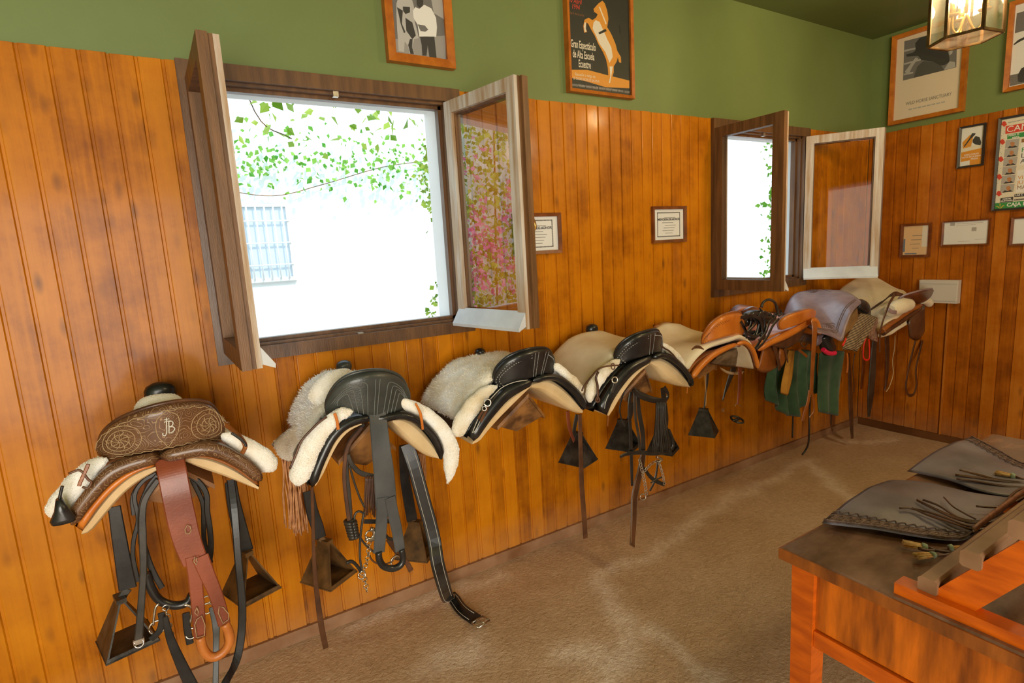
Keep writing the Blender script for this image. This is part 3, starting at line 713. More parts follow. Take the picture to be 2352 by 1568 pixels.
p.polys('rose', [[(cx+38*math.cos(a)*(1+.2*math.sin(5*a)), cy+38*math.sin(a)*(1+.15*math.cos(4*a))) for a in [k*PI/8 for k in range(16)]] for cx, cy in ((1218, 160), (1192, 430), (1168, 690), (1145, 955), (1140, 1205))], P_RED, 2, Zq)
rr = random.Random(5)
p.polys('flower_sprigs', [[(x, y), (x+9, y+5), (x+4, y+16)] for x, y in [(1192-(50+k*40)*.11+rr.uniform(0, 42), 210+k*40+rr.uniform(-12, 12)) for k in range(24)]]+[[(1280+k*20, 140-k*4), (1292+k*20, 130-k*4), (1296+k*20, 150-k*4)] for k in range(12)], P_BLUE, 2, Zq)
p.span('title_panel', [((1240, 195), (1235, 312))], P_RED, 1, Zq)
p.txt('CAM', P_WHITE, (1252, 250), .050, 3, Zq, align='LEFT')
p.span('green_panel', [((1268, 322), (1262, 392))], P_GREEN, 1, Zq); p.span('green_footer', [((1062, 1352), (1060, 1462))], P_GREEN, 1, Zq, .97)
p.txt('FERIA D', P_WHITE, (1282, 338), .0145, 3, Zq, align='LEFT', bold=.0004); p.txt('ABRIL', P_WHITE, (1335, 370), .0145, 3, Zq, align='LEFT', bold=.0004)
p.polys('portrait_panel', [[(1243-k*15, 405+k*133), (1450-k*15, 378+k*136), (1430-k*15, 510+k*133), (1230-k*15, 530+k*133)] for k in range(6)], P_GREY3, 1, Zq)
p.polys('portrait_coat', [[(1265-k*15, 528+k*133), (1300-k*15, 490+k*133), (1340-k*15, 500+k*133), (1380-k*15, 482+k*133), (1425-k*15, 508+k*133)] for k in range(6)], P_GREY1, 2, Zq)
p.polys('portrait_face', [[(1310-k*12, 440+k*133), (1345-k*12, 425+k*133), (1375-k*12, 440+k*133), (1370-k*12, 480+k*133), (1340-k*12, 502+k*133), (1315-k*12, 480+k*133)] for k in range(6)], bk('print_skin', (.50, .22, .09)), 3, Zq)
p.polys('name_panel', [[(1165, 1275), (1355, 1250), (1350, 1325), (1160, 1340)]], P_GREY1, 4, Zq); p.span('lower_panel', [((1375, 1215), (1370, 1258))], P_GREY1, 4, Zq)
p.txt('MARTIN', P_WHITE, (1258, 1285), .011, 6, Zq, bold=.0005); p.txt('QUINTANA', P_WHITE, (1255, 1313), .011, 6, Zq, bold=.0005)
p.span('white_column', [((1470, 380), (1445, 780))], P_WHITE, 1, Zq); p.span('white_column', [((1415, 855), (1390, 1190))], P_WHITE, 1, Zq)
p.span('column_header', [((1480, 385), (1477, 440))], P_BROWN, 2, Zq, .92)
for k, s_ in enumerate('FLA'): p.txt(s_, P_INK if k else P_GREEN, (1475-k*8, 555+k*85), .038, 3, Zq, align='LEFT')
for k, s_ in enumerate(('VI', 'JU', 'MA')): p.txt(s_, P_ORANGE if k < 2 else P_BROWN, (1422-k*8, 970+k*75), .031, 3, Zq, align='LEFT')
p.txt('LAS C', P_WHITE, (1386, 1232), .014, 6, Zq, align='LEFT', bold=.0005); p.txt('ORGAN', P_INK, (1368, 1300), .013, 4, Zq, align='LEFT', bold=.0006)
p.txt('CAJA RU', P_WHITE, (1255, 1378), .03, 3, Zq, align='LEFT', sx=1.0, bold=.0008)
p.polys('wheat_emblem', [[(1085, 1390), (1125, 1392), (1154, 1425), (1195, 1382), (1225, 1380), (1158, 1446)], [(1147, 1358), (1165, 1358), (1158, 1412), (1152, 1412)]], bk('print_gold', (.55, .42, .06)), 3, Zq)
# white electric box on the end wall
t = thing('electric_box', 'white plastic electric box low on the end wall', 'electric box', (L, 1.71, .982))
mb = MB(); mb.bb(L-.045, L, 1.599, 1.827, .983, 1.14); b_ = mb.build('box_body', M_WHITE, t)
mb = MB(); mb.bb(L-.052, L-.045, 1.606, 1.82, 1.0, 1.108); mb.bb(L-.05, L-.045, 1.606, 1.82, 1.115, 1.132); mb.build('box_lid', M_WHITE, t)
mb = MB(); mb.bb(L-.012, L, 1.655, 1.664, .05, .983); tag(mb.build('cable_conduit', blotch('conduit_wood', (.45, .14, .01), (.55, .19, .02), 4, .5, .05)), 'thin orange batten running down below the white electric box', 'conduit')

# ---------------------------------------------------------------- lantern
LZ = 2.24
hexp = [atz(p, LZ) for p in ((2172, 86), (2258, 64), (2305, 72), (2255, 97), (2176, 115), (2132, 109))]
lc = sum(hexp, V())/6
t = thing('hanging_lantern', 'brass and glass lantern hanging near the right corner ceiling', 'lantern', (lc.x, lc.y, LZ))
LH = .40
mb = MB(); n = 6
for i in range(6):
    a, b = hexp[i], hexp[(i+1) % 6]
    mb.bar(a, a+V((0, 0, LH)), .011, .011, V((0, 1, 0))); mb.bar(a, b, .009, .009); mb.bar(a+V((0, 0, LH)), b+V((0, 0, LH)), .012, .012)
mb.build('lantern_frame', M_LEAD, t)
for i in range(6):
    a, b = hexp[i], hexp[(i+1) % 6]
    mb = MB(); mb.add([a, b, b+V((0, 0, LH)), a+V((0, 0, LH))], [(0, 1, 2, 3)], False); mb.build('glass_pane', M_LGLASS, t)
mb = MB(); mb.add(hexp, [tuple(range(6))], False); mb.build('glass_floor', M_LGLASS, t)
mb = MB(); top = V((lc.x, lc.y, LZ+LH+.1)); mb.loft([[h+V((0, 0, LH)) for h in hexp], [top+(V((h.x, h.y, 0))-V((lc.x, lc.y, 0)))*.2 for h in hexp]], smooth=False); mb.build('lantern_cap', M_BRASS, t)
mb = MB()
for k in range(9): mb.torus(V((lc.x, lc.y, LZ+LH+.11+k*.0105)), .011, .002, (1, 0, 0) if k % 2 else (0, 1, 0), 10, 5)
mb.build('chain', M_BRASS, t)
cb_ = V((lc.x, lc.y, LZ+.06)); mb = MB(); mb.tube([cb_-V((0, 0, .02)), cb_+V((0, 0, LH-.05))], .006, 8)
ends = []
for k in range(3):
    a = .6+k*2*PI/3; dv = V((math.cos(a), math.sin(a), 0)); e = cb_+dv*.06
    mb.tube(smooth([cb_+V((0, 0, .04)), cb_+dv*.03-V((0, 0, .03)), cb_+dv*.055-V((0, 0, .02)), e+V((0, 0, .03))]), .005, 8); ends.append(e+V((0, 0, .03)))
mb.build('brass_arms', M_BRASS, t)
M_BULB = plain('lit_bulb', (1, .78, .42), .3, emit=55)
M_SLEEVE = plain('candle_sleeve', (.65, .5, .28), .5)
for e in ends:
    mb = MB(); mb.tube([e, e+V((0, 0, .006))], [.02, .024], 14); mb.tube([e+V((0, 0, .006)), e+V((0, 0, .05))], .011, 12); s_ = mb.build('candle_holder', M_BRASS, t)
    mb = MB(); mb.tube([e+V((0, 0, .05+q)) for q in (0, .015, .03, .045, .06)], [.009, .016, .016, .010, .002], 12); mb.build('bulb', M_BULB, s_)
LANTERN = V((lc.x, lc.y, LZ+.19))
# ================================================================ saddles on their racks
DR = .52
def rpx(v, r): return r*pxs(v)
def strap(name, f, l, d, w, mat, parent, th=.004, sc=2.0, stitch=None, n=48, face=V((0, -1, 0)), label=None, end3=None):
    """flat strap traced along l; w in zoomed pixels (or list)."""
    ds = d if isinstance(d, (list, tuple)) else [d]*len(l)
    ws = w if isinstance(w, (list, tuple)) else [w]*len(l)
    P0 = [atd(f(*p), q) for p, q in zip(l, ds)]
    if end3 is not None: P0.append(V(end3)); ws = list(ws)+[ws[-1]]; ds = list(ds)+[ds[-1]]
    for q in P0: q.z = max(q.z, .006)
    W0 = [x/sc*pxs(p) for x, p in zip(ws, P0)]
    P = smooth(P0, n); W = interp(W0, n)
    mb = MB(); mb.ribbon(P, W, th, face)
    o = mb.build(name, mat, parent, label=label)
    if stitch:
        mb = MB()
        for s in (-1, 1):
            pts = []
            for i in range(1, n-1):
                t = (P[i+1]-P[i-1]).normalized(); sd = t.cross(face).normalized(); nn = sd.cross(t).normalized()
                if nn.dot(CP-P[i]) < 0: nn = -nn
                pts.append(P[i]+sd*(s*W[i]*.36)+nn*(th*.5))
            mb.tube(pts, .0009, 4)
        mb.build('stitching', stitch, o)
    return o
def cordtube(name, f, l, d, r, mat, parent, n=24, m=6, label=None):
    ds = d if isinstance(d, (list, tuple)) else [d]*len(l)
    P = [atd(f(*p), q) for p, q in zip(l, ds)]
    for q in P: q.z = max(q.z, .004)
    mb = MB(); mb.tube(smooth(P, n), r, m); return mb.build(name, mat, parent, label=label)
def chain_(mb, pts, R=.006, r=.0013):
    pts = resample(pts, max(3, int(sum((b-a).length for a, b in zip(pts, pts[1:]))/(R*1.5))))
    for i, (a, b) in enumerate(zip(pts, pts[1:])):
        t = (b-a).normalized(); nn = t.cross(V((0, 1, 0)) if i % 2 else V((1, 0, .3)))
        if nn.length < .1: nn = V((1, 0, 0))
        mb.torus((a+b)/2, R, r, nn, 10, 5)

def cantle_plate(f, top, bot, d0, lean, wrap, th, n=34, m=12):
    """curved rest between two traced edges; the ends wrap toward the wall, the top leans out."""
    A = [f(*p) for p in top]; B = [f(*p) for p in bot]
    a0 = [atd(p, d0) for p in A]; b0 = [atd(p, d0) for p in B]
    xs = [q.x for q in a0+b0]; xc = (min(xs)+max(xs))/2; hw = (max(xs)-min(xs))/2
    zb = min(q.z for q in b0); zt = max(q.z for q in a0)
    def dep(q): return d0+lean*(q.z-zb)/(zt-zb)-wrap*((q.x-xc)/hw)**2
    a1 = [atd(p, dep(q)) for p, q in zip(A, a0)]; b1 = [atd(p, dep(q)) for p, q in zip(B, b0)]
    return grid(smooth(a1, n), smooth(b1, n), m)

def saddle(c):
    f = c['f']; sc = c['sc']; dr = c.get('dr', DR); x0 = c['x']
    t = thing('saddle', c['label'], 'saddle', (x0, D-.3, .9), 'saddles on wall racks')
    # rear arch (leather over pad), left tip -> centre -> right tip
    bL, bR = tr(f, c['bandL'][1], dr, 16), tr(f, c['bandR'][1], dr, 16)
    oL, oR = tr(f, c['bandL'][0], dr, 16), tr(f, c['bandR'][0], dr, 16)
    arch = resample(oL[:-1]+oR[1:] if (oL[-1]-oR[0]).length < .02 else oL+oR, 41)
    xc = c.get('xc', x0); dep = dr-.10
    sx, lift = c.get('sx', .95), c.get('lift', .035); dip = c.get('dip', .015)
    def front(p, k):          # k 0 rear .. 1 front
        w = math.exp(-((p.x-xc)/.12)**2)
        return V((xc+(p.x-xc)*(1+(sx-1)*k), p.y+dep*k, p.z+lift*k-w*dip*math.sin(PI*k)+c.get('pom', .05)*w*k**4))
    K = 12
    P = [[front(p, k/K)+V((0, 0, -.012)) for p in arch] for k in range(K+1)]
    mb = MB(); mb.slab(P, .014, (0, 0, 1), .08); sk = mb.build('skirt', c['skirt'], t)
    for (o, b) in ((oL, bL), (oR, bR)):
        g = [[q+V((0, (.0, -.012, -.016, -.012, 0)[j], 0)) for j, q in enumerate([a.lerp(bb, j/4) for j in range(5)])] for a, bb in zip(o, b)]
        mb = MB(); mb.slab(g, c.get('bandth', .03), (0, -1, 0), .1, .45); bd = mb.build('rear_roll', c['band'], t)
        if c.get('bandstitch'):
            mb = MB()
            for u in (.3, .72):
                for k in range(1, 15):
                    q = o[k].lerp(b[k], u)+V((0, -c.get('bandth', .03)*.5-.016, .002)); q2 = o[k].lerp(o[min(k+1, 15)], .45).lerp(b[k].lerp(b[min(k+1, 15)], .45), u)+V((0, -c.get('bandth', .03)*.5-.016, .002)); mb.tube([q, q2], .0016, 4)
            mb.build('stitching', c['bandstitch'], bd)
    # padded panels
    for key in ('padL', 'padR'):
        if key not in c: continue
        A, B = tr(f, c[key][0], dr-.012, 18), tr(f, c[key][1], dr-.012, 18)
        rings = []
        mid = [(a+b)*.5 for a, b in zip(A, B)]
        for k, s in ((0, .55), (.015, .85), (.05, 1), (.3, 1), (.6, 1), (.9, .95), (1, .7)):
            ring = [front(m_+(a-m_)*s, k*.93) for a, m_ in zip(A, mid)]+[front(m_+(b-m_)*s, k*.93) for b, m_ in zip(B, mid)][::-1]
            rings.append(ring)
        mb = MB(); n = 18
        mb.loft(rings, cap=False)
        for ri, fl in ((0, 1), (len(rings)-1, 0)):
            r = rings[ri]; mb.add(r, [(i, i+1, 2*n-2-i, 2*n-1-i) for i in range(n-1)])
        mb.build('padded_panel', c.get('padmat', M_PAD), t)
    for (A, B, m_, dd) in c.get('strips', []):
        mb = MB(); mb.slab(grid(tr(f, A, dd, 18), tr(f, B, dd, 18), 5), .016, (0, -1, 0), .08, .3); mb.build('panel_facing', m_, t)
    # cantle
    g = cantle_plate(f, c['cantle'][0], c['cantle'][1], dr-c.get('cin', .0), c.get('lean', .02), c.get('wrap', .07), c.get('cth', .032))
    mb = MB(); mb.slab(g, c.get('cth', .032), (0, -1, 0), .08, .16); ct = mb.build('cantle', c['cmat'], t)
    if c.get('cstitch'): c['cstitch'](g, ct, c.get('cth', .032))
    # piping round the cantle rim
    mb = MB(); I, J = len(g), len(g[0]); mb.tube([g[i][0] for i in range(I)], .0055, 6); mb.build('rim_piping', c.get('pipe', c['cmat']), ct)
    # fleece or cloth seat cover
    if c.get('cover'):
        r0, off, cw = c.get('cover_rear', .12), c.get('cover_off', .022), c.get('cover_half', (0, 40))
        arch2 = arch[cw[0]:cw[1]+1]
        P = [[front(p, r0+(1-r0)*k/14)+V((0, 0, off)) for p in resample(arch2, 41)] for k in range(15)]
        mb = MB(); mb.slab(P, c.get('cover_th', .03), (0, 0, 1), .1, .12, .35 if c.get('fuzz') else .08, 22)
        if c.get('fuzz'): mb.fuzz(c['fuzz'], .011, 3)
        mb.build('seat_cover', c['cover'], t, label=c.get('cover_label'))
    # rolled fleece edges
    for i, (cl, rr, dd) in enumerate(c.get('rolls', [])):
        pts = [atd(f(*p), dd) for p in cl]; rad = [r/sc*pxs(q) for r, q in zip(rr, pts)]
        n = 26; P_ = smooth(pts, n); R_ = interp(rad, n); mb = MB()
        ends0 = [.25, .7, .92]
        for k, e in enumerate(ends0): R_[k] *= e; R_[-1-k] *= e
        mb.tube(P_, R_, 16, .75, V((0, -1, 0)))
        for q in range(len(mb.v)): mb.v[q] = mb.v[q]+V((0, 0, 1))*.004*noise.noise(mb.v[q]*35)+V((1, 0, 0))*.004*noise.noise(mb.v[q]*35+V((5, 5, 5)))
        mb.fuzz(c.get('rollfuzz', 1600), c.get('rolllen', .009), 5+i); mb.build('fleece_edge', c.get('rollmat', M_FLEECE), t)
    # pommel
    if c.get('pommel'):
        p, r, m_ = c['pommel']; q = atd(f(*p), .10); rr = r/sc*pxs(q); mb = MB()
        mb.loft([[q+V((rr*s*math.cos(a), .012*math.sin(a)*s*2.2, rr*z+.25*rr*math.sin(a)*0)) for a in [2*PI*k/20 for k in range(20)]] for s, z in ((.55, -1.1), (.8, -.6), (1, 0), (.98, .35), (.8, .65), (.4, .85), (.05, .9))])
        mb.build('pommel', m_, t)
    return t, front, arch

def stirrup(f, top, base, d, parent, mat=M_IRON, size=1.0, rot=0.0, frm=None, lip=False):
    """box stirrup: sheet-iron sides meeting in a ridge over a wide tread; base = traced centre of the tread."""
    c = atd(f(*base), d); w, h, ln = .056*size, .115*size, .062*size
    ca, sa = math.cos(rot), math.sin(rot); ax = V((ca, sa, 0)); ay = V((-sa, ca, 0)); az = V((0, 0, 1))
    mb = MB(); th = .005
    ridge = [c+ay*(ln*.35)+az*h, c-ay*(ln*.35)+az*h]
    for s in (-1, 1):
        q = [c+ax*(s*w)+ay*ln, c+ax*(s*w)-ay*ln, ridge[1]+ax*(s*.008), ridge[0]+ax*(s*.008)]
        mb.prism(q, ax*(-s*th))
        q = [c+ax*(s*w)+ay*ln, c+ax*(s*w*.6)+ay*ln*1.15+az*.03, c+ax*(s*w)+ay*ln+az*.004]
    mb.prism([c+ax*w+ay*ln, c-ax*w+ay*ln, c-ax*w-ay*ln, c+ax*w-ay*ln], az*th)
    mb.bar(ridge[0]+az*.004, ridge[1]+az*.004, .026, .014)
    if lip: mb.prism([c-ax*w-ay*ln, c+ax*w-ay*ln, c+az*(h*.72)-ay*(ln*.45)], ay*.004)
    else: mb.prism([c-ax*w-ay*ln, c+ax*w-ay*ln, c+ax*w*.93-ay*ln*.95+az*.014, c-ax*w*.93-ay*ln*.95+az*.014], ay*.004)
    if frm is not None: mb.ribbon(smooth([frm, frm.lerp(c+az*h, .5), c+az*(h-.004)], 8), [.024]*8, .005)
    return mb.build('stirrup', mat, parent), c+az*h

def rack(xc, label, dn=.47, w=.095, h=.11, top=.965, mat=M_RACKW):
    """wooden saddle rack: two boards sloping from a ridge, with a braced nose, fixed to the wall."""
    t = thing('saddle_rack', label, 'saddle rack', (xc, D, top-h-.05), 'wooden saddle racks')
    mb = MB(); z0 = top-h
    for s in (-1, 1):
        q = [V((xc, D, top)), V((xc+s*w, D, z0)), V((xc+s*w, D-dn+.06, z0)), V((xc, D-dn, top))]
        mb.prism(q, V((s*.012, 0, .016)) if 0 else V((0, 0, -.016)))
    mb.build('sloping_board', mat, t)
    mb = MB(); nose = V((xc, D-dn+.002, top-.004)); l = V((xc-w, D-dn+.062, z0)); r = V((xc+w, D-dn+.062, z0)); b = V((xc, D-dn+.10, z0-.055))
    mb.add([nose, l, b, r, nose+V((0, .02, -.01)), l+V((.01, .02, 0)), b+V((0, .02, .01)), r+V((-.01, .02, 0))], [(0, 2, 1), (0, 3, 2), (4, 5, 6), (4, 6, 7), (0, 1, 5, 4), (1, 2, 6, 5), (2, 3, 7, 6), (3, 0, 4, 7)], False)
    mb.build('nose_board', mat, t)
    mb = MB(); mb.prism([V((xc-w, D, z0-.05)), V((xc+w, D, z0-.05)), V((xc+w, D, z0+.02)), V((xc, D, top)), V((xc-w, D, z0+.02))], V((0, -.02, 0))); mb.build('wall_plate', mat, t)
    return t

# ---------------------------------------------------------------- 1: brown tooled saddle with the JB brand
def brand_JB(g, ct, th):
    I, J = len(g), len(g[0])
    def at(u, v, o=.0012):
        i = min(int(u*(I-1)), I-2); j = min(int(v*(J-1)), J-2); a = u*(I-1)-i; b = v*(J-1)-j
        p = g[i][j].lerp(g[i+1][j], a).lerp(g[i][j+1].lerp(g[i+1][j+1], a), b)
        nn = (g[i+1][j]-g[i][j]).cross(g[i][j+1]-g[i][j]).normalized()
        if nn.dot(V((0, -1, 0))) < 0: nn = -nn
        return p+nn*(th/2+o)
    mb = MB()
    uc, vc = .515, .47
    def ln(pts, r=.0016): mb.tube(smooth([at(uc+a*.034, vc-b*.17) for a, b in pts], 22), r, 5)
    ln([(-.15, .75), (-.15, 0), (-.2, -.65), (-.5, -.95), (-.85, -.8), (-.8, -.55)]); ln([(-.5, .72), (-.15, .78), (.4, .74)], .0015); ln([(-.15, 1.25), (-.15, .75)], .0013); ln([(-.5, 1.05), (-.15, 1.02), (.2, 1.05)], .0013)
    ln([(.1, .7), (.12, 0), (.1, -.72)]); ln([(.1, .7), (.55, .68), (.78, .4), (.6, .12), (.12, .04)]); ln([(.12, .04), (.7, 0), (.95, -.35), (.65, -.7), (.1, -.72)])
    mb.build('initials', M_STITCH, ct, label='pale JB initials under a small cross')
    mb = MB()
    for cu in (.25, .77):
        for k in range(3):
            mb.tube([at(cu+(.13-.035*k)*math.cos(a), .5+(.36-.1*k)*math.sin(a), .0003) for a in [2*PI*q/40 for q in range(41)]], .0011, 4)
        for q in range(8):
            a = q*PI/4; mb.tube(smooth([at(cu+.05*r_*math.cos(a+.5*r_), .5+.15*r_*math.sin(a+.5*r_), .0003) for r_ in (.1, .6, 1.1, 1.5)], 8), .0011, 4)
    mb.tube([at(.06+.88*k/40, .12+.02*math.sin(k*2.1), .0003) for k in range(41)], .0011, 4); mb.tube([at(.06+.88*k/40, .9+.02*math.sin(k*2.1), .0003) for k in range(41)], .0011, 4)
    for s in (-1, 1):
        mb.tube(smooth([at(.515, .12, .0003), at(.515+s*.05, .28, .0003), at(.515+s*.055, .6, .0003), at(.515+s*.02, .8, .0003), at(.515, .9, .0003)], 20), .0011, 4)
    mb.build('tooled_scrollwork', M_STITCHB, ct)
rack(-.055, 'wooden saddle rack under the brown tooled saddle', .46, .09, .10, .965, blotch('pink_tan_rack', (.30, .14, .06), (.46, .25, .13), 9, .6, .2, 60))
s1 = dict(f=Z1, sc=2.097, x=-.055, label='brown tooled saddle with JB initials and white fleece ends, leftmost',
    bandL=([(205, 780), (235, 705), (290, 628), (340, 568), (400, 512), (480, 482), (570, 462), (640, 450)], [(232, 808), (275, 748), (330, 680), (400, 607), (480, 552), (560, 520), (610, 505), (650, 495)]),
    bandR=([(640, 450), (720, 432), (800, 412), (870, 400), (940, 412), (1010, 450), (1080, 500), (1140, 568)], [(650, 495), (740, 482), (800, 472), (880, 470), (960, 492), (1035, 535), (1085, 575), (1128, 598)]),
    padL=([(278, 818), (330, 742), (400, 655), (480, 582), (560, 540), (630, 520)], [(263, 860), (310, 845), (380, 765), (460, 672), (540, 605), (632, 548)]),
    padR=([(755, 490), (810, 478), (880, 484), (950, 508), (1030, 552), (1122, 622)], [(757, 500), (800, 520), (870, 548), (950, 576), (1050, 615), (1118, 640)]),
    cantle=([(362, 478), (353, 420), (365, 372), (400, 330), (455, 292), (530, 260), (620, 232), (720, 212), (800, 207), (860, 213), (902, 240), (928, 285), (940, 330), (943, 385)], [(385, 494), (450, 484), (530, 472), (600, 460), (680, 447), (760, 430), (850, 413), (940, 392)]),
    strips=[([(235, 812), (278, 752), (332, 686), (402, 612), (482, 556), (562, 523), (625, 512)], [(272, 838), (303, 788), (350, 722), (412, 650), (488, 585), (562, 543), (628, 526)], M_TAN, .522), ([(755, 482), (810, 472), (880, 473), (955, 494), (1035, 538), (1122, 598)], [(757, 494), (812, 482), (880, 489), (950, 513), (1030, 557), (1122, 626)], M_TAND, .522)],
    skirt=M_TAND, band=M_TOOL, cmat=M_TOOL, pipe=M_DKB, lean=.015, wrap=.075, cth=.034, bandth=.028,
    cover=M_FLEECEY, cover_rear=.3, cover_half=(6, 34), fuzz=2000, cover_off=.012, cover_th=.026, lift=-.03, cstitch=brand_JB, pommel=((648, 178), 68, M_BLACK), pom=.04,
    rolls=[([(392, 492), (335, 520), (262, 590), (185, 690), (130, 775)], [28, 42, 55, 58, 48], .50), ([(940, 372), (1000, 402), (1080, 448), (1160, 510), (1198, 545)], [26, 38, 48, 52, 36], .49)])
t1, fr1, a1 = saddle(s1)
mb = MB(); q0 = tr(Z1, [(520, 262), (600, 222), (680, 212), (760, 212)], .42, 16); mb.tube(q0, [.004, .012, .017, .020, .022, .022, .022, .022, .022, .022, .022, .022, .020, .017, .011, .004], 10, 1, V((0, -1, 0))); mb.fuzz(500, .008, 8); mb.build('fleece_edge', M_FLEECEY, t1)
# thongs over the fleece ends
strap('thong', Z1, [(300, 515), (280, 560), (262, 600), (255, 620)], .56, 16, M_TAND, t1, .005); cordtube('thong', Z1, [(205, 560), (260, 545), (300, 590), (315, 600), (300, 630), (270, 625)], .56, .003, M_DKB, t1)
cordtube('thong', Z1, [(175, 620), (165, 660), (160, 700), (165, 745)], .56, .0035, M_BLACK, t1); mb = MB(); q = atd(Z1(175, 765), .56); mb.loft([[q+V((.026*s*math.cos(a), .012*math.sin(a), z)) for a in [2*PI*k/10 for k in range(10)]] for s, z in ((.25, .045), (.55, .015), (1.0, -.008), (.9, -.018))]); mb.build('thong_tassel', M_BLACK, t1)
strap('thong', Z1, [(945, 315), (1000, 355), (1040, 395), (1055, 430), (1040, 465)], [.45, .5, .55, .56, .57], 20, M_TAND, t1, .005)
cordtube('thong', Z1, [(990, 365), (1020, 385), (1050, 410), (1060, 430)], .56, .004, M_BLACK, t1)
# crupper strap: red-brown leather that splits and ends in a loop
cr = strap('crupper', Z1, [(690, 485), (705, 560), (722, 650), (745, 760), (775, 880), (815, 985)], [.525, .55, .56, .56, .56, .56], [122, 122, 122, 122, 116, 106], M_RED, t1, .005, 2.097, label='red-brown crupper strap')
strap('crupper_branch', Z1, [(800, 960), (812, 1040), (820, 1120), (828, 1200), (838, 1350)], .562, [62, 60, 58, 56, 52], M_RED, cr, .005, 2.097)
strap('crupper_branch', Z1, [(838, 960), (870, 1040), (905, 1120), (932, 1200), (955, 1285)], .566, [72, 66, 60, 58, 54], M_RED, cr, .005, 2.097)
cordtube('crupper_loop', Z1, [(838, 1345), (850, 1400), (880, 1438), (915, 1442), (955, 1415), (980, 1370), (975, 1320), (955, 1280)], .565, [.0125]*24, M_LOOP, cr, 24, 10)
mb = MB()
for l in ([(822, 1350), (812, 1290), (822, 1262), (845, 1245), (862, 1290), (860, 1340), (822, 1352)], [(948, 1282), (925, 1230), (930, 1200), (950, 1205), (975, 1235), (976, 1262), (948, 1282)], [(770, 850), (765, 830), (775, 810), (790, 815), (795, 835), (785, 850), (770, 850)], [(818, 965), (825, 985), (820, 1000), (808, 985), (812, 960)], [(822, 1205), (830, 1225), (826, 1245), (812, 1230), (822, 1205)]):
    mb.tube([atd(Z1(*p), .571) for p in l], .0012, 4)
mb.build('stitching', M_STITCHB, cr)
# stirrups of the first saddle
for lth, base, rot, dd in (([(425, 720), (445, 850), (470, 1000), (490, 1115)], (490, 1370), .25, .24), ([(985, 600), (1000, 700), (1030, 830), (1055, 935)], (1085, 1125), .35, .30)):
    sl = strap('stirrup_leather', Z1, lth, dd, [52, 60, 66, 74], M_BLACK, t1, .006, 2.097)
    stirrup(Z1, None, base, dd, sl, M_IRONR if base[0] > 900 else M_IRON, 1.18 if base[0] > 900 else 1.25, rot, atd(Z1(*lth[-1]), dd))
    e = atd(Z1(*lth[-1]), dd)
# girth trailing to the floor
strap('girth', Z1, [(985, 590), (1005, 760), (1022, 980), (1040, 1180), (1036, 1340), (1010, 1470), (960, 1568), (900, 1700)], [.36, .40, .42, .43, .44, .46, .5, .52], [36, 36, 34, 34, 36, 38, 40, 42], M_BLACK, t1, .006, 2.097)
# black bridle hanging from the rack nose
b1 = thing('bridle', 'black leather bridle hanging below the brown tooled saddle', 'bridle', (-.06, D-.42, .6), 'bridles hanging on the racks')
strap('rein', Z1, [(625, 560), (560, 600), (522, 670), (540, 780), (520, 870), (515, 960), (540, 1080)], .43, 20, M_BLACK, b1, .004, 2.097)
strap('rein', Z1, [(620, 550), (540, 620), (512, 680), (518, 760)], .425, 18, M_BLACK, b1, .004, 2.097); strap('rein', Z1, [(630, 570), (590, 620), (556, 700), (548, 790), (552, 900)], .435, 20, M_BLACK, b1, .004, 2.097)
hp = strap('headpiece', Z1, [(635, 590), (575, 680), (560, 760), (562, 880), (565, 1020), (555, 1180), (542, 1360)], .445, [26, 30, 34, 32, 30, 32, 36], M_BLACK2, b1, .005, 2.097); mb = MB(); q = atd(Z1(543, 1368), .445); mb.box(q, (.026, .008, .014)); mb.torus(q+V((0, -.004, -.004)), .011, .002, (0, -1, .3)); mb.build('buckle', M_STEEL, hp)
strap('cheekpiece', Z1, [(770, 560), (830, 600), (868, 660), (872, 740), (885, 830), (890, 920), (880, 1000)], .425, 26, M_BLACK, b1, .005, 2.097); strap('cheekpiece', Z1, [(800, 590), (850, 700), (855, 800), (860, 900), (890, 990)], .42, 22, M_BLACK, b1, .005, 2.097)
strap('cheekpiece', Z1, [(560, 880), (590, 980), (620, 1050), (655, 1110)], .42, 26, M_BLACK, b1, .005, 2.097)
cordtube('noseband', Z1, [(575, 1040), (605, 1120), (650, 1175), (720, 1195), (775, 1180), (800, 1140)], .43, .012, M_BLACK, b1, 24, 10)
mb = MB(); chain_(mb, tr(Z1, [(672, 1195), (680, 1260), (695, 1340), (712, 1410)], .44, 20), .0085, .002); mb.build('curb_chain', M_STEEL, b1)
mb = MB(); mb.tube(tr(Z1, [(640, 1185), (622, 1210), (612, 1290)], .44, 12), .004, 6); mb.torus(atd(Z1(632, 1300), .44), .02, .0028, (0, -1, 0)); mb.build('curb_bit', M_STEEL, b1); mb = MB(); mb.tube(tr(Z1, [(760, 1190), (800, 1210), (790, 1280)], .44, 12), .004, 6); mb.torus(atd(Z1(870, 1210), .44), .016, .0028, (0, -1, 0)); mb.torus(atd(Z1(868, 1170), .44), .012, .0025, (0, -1, 0)); mb.torus(atd(Z1(795, 1330), .44), .014, .0025, (0, -1, .4)); mb.build('curb_bit', M_STEEL, b1)
strap('curb_strap', Z1, [(600, 1360), (640, 1320), (655, 1270), (650, 1230)], .445, 30, M_BLACK, b1, .004, 2.097); strap('curb_strap', Z1, [(770, 1230), (775, 1300), (790, 1380)], .44, 32, M_BLACK, b1, .005, 2.097)
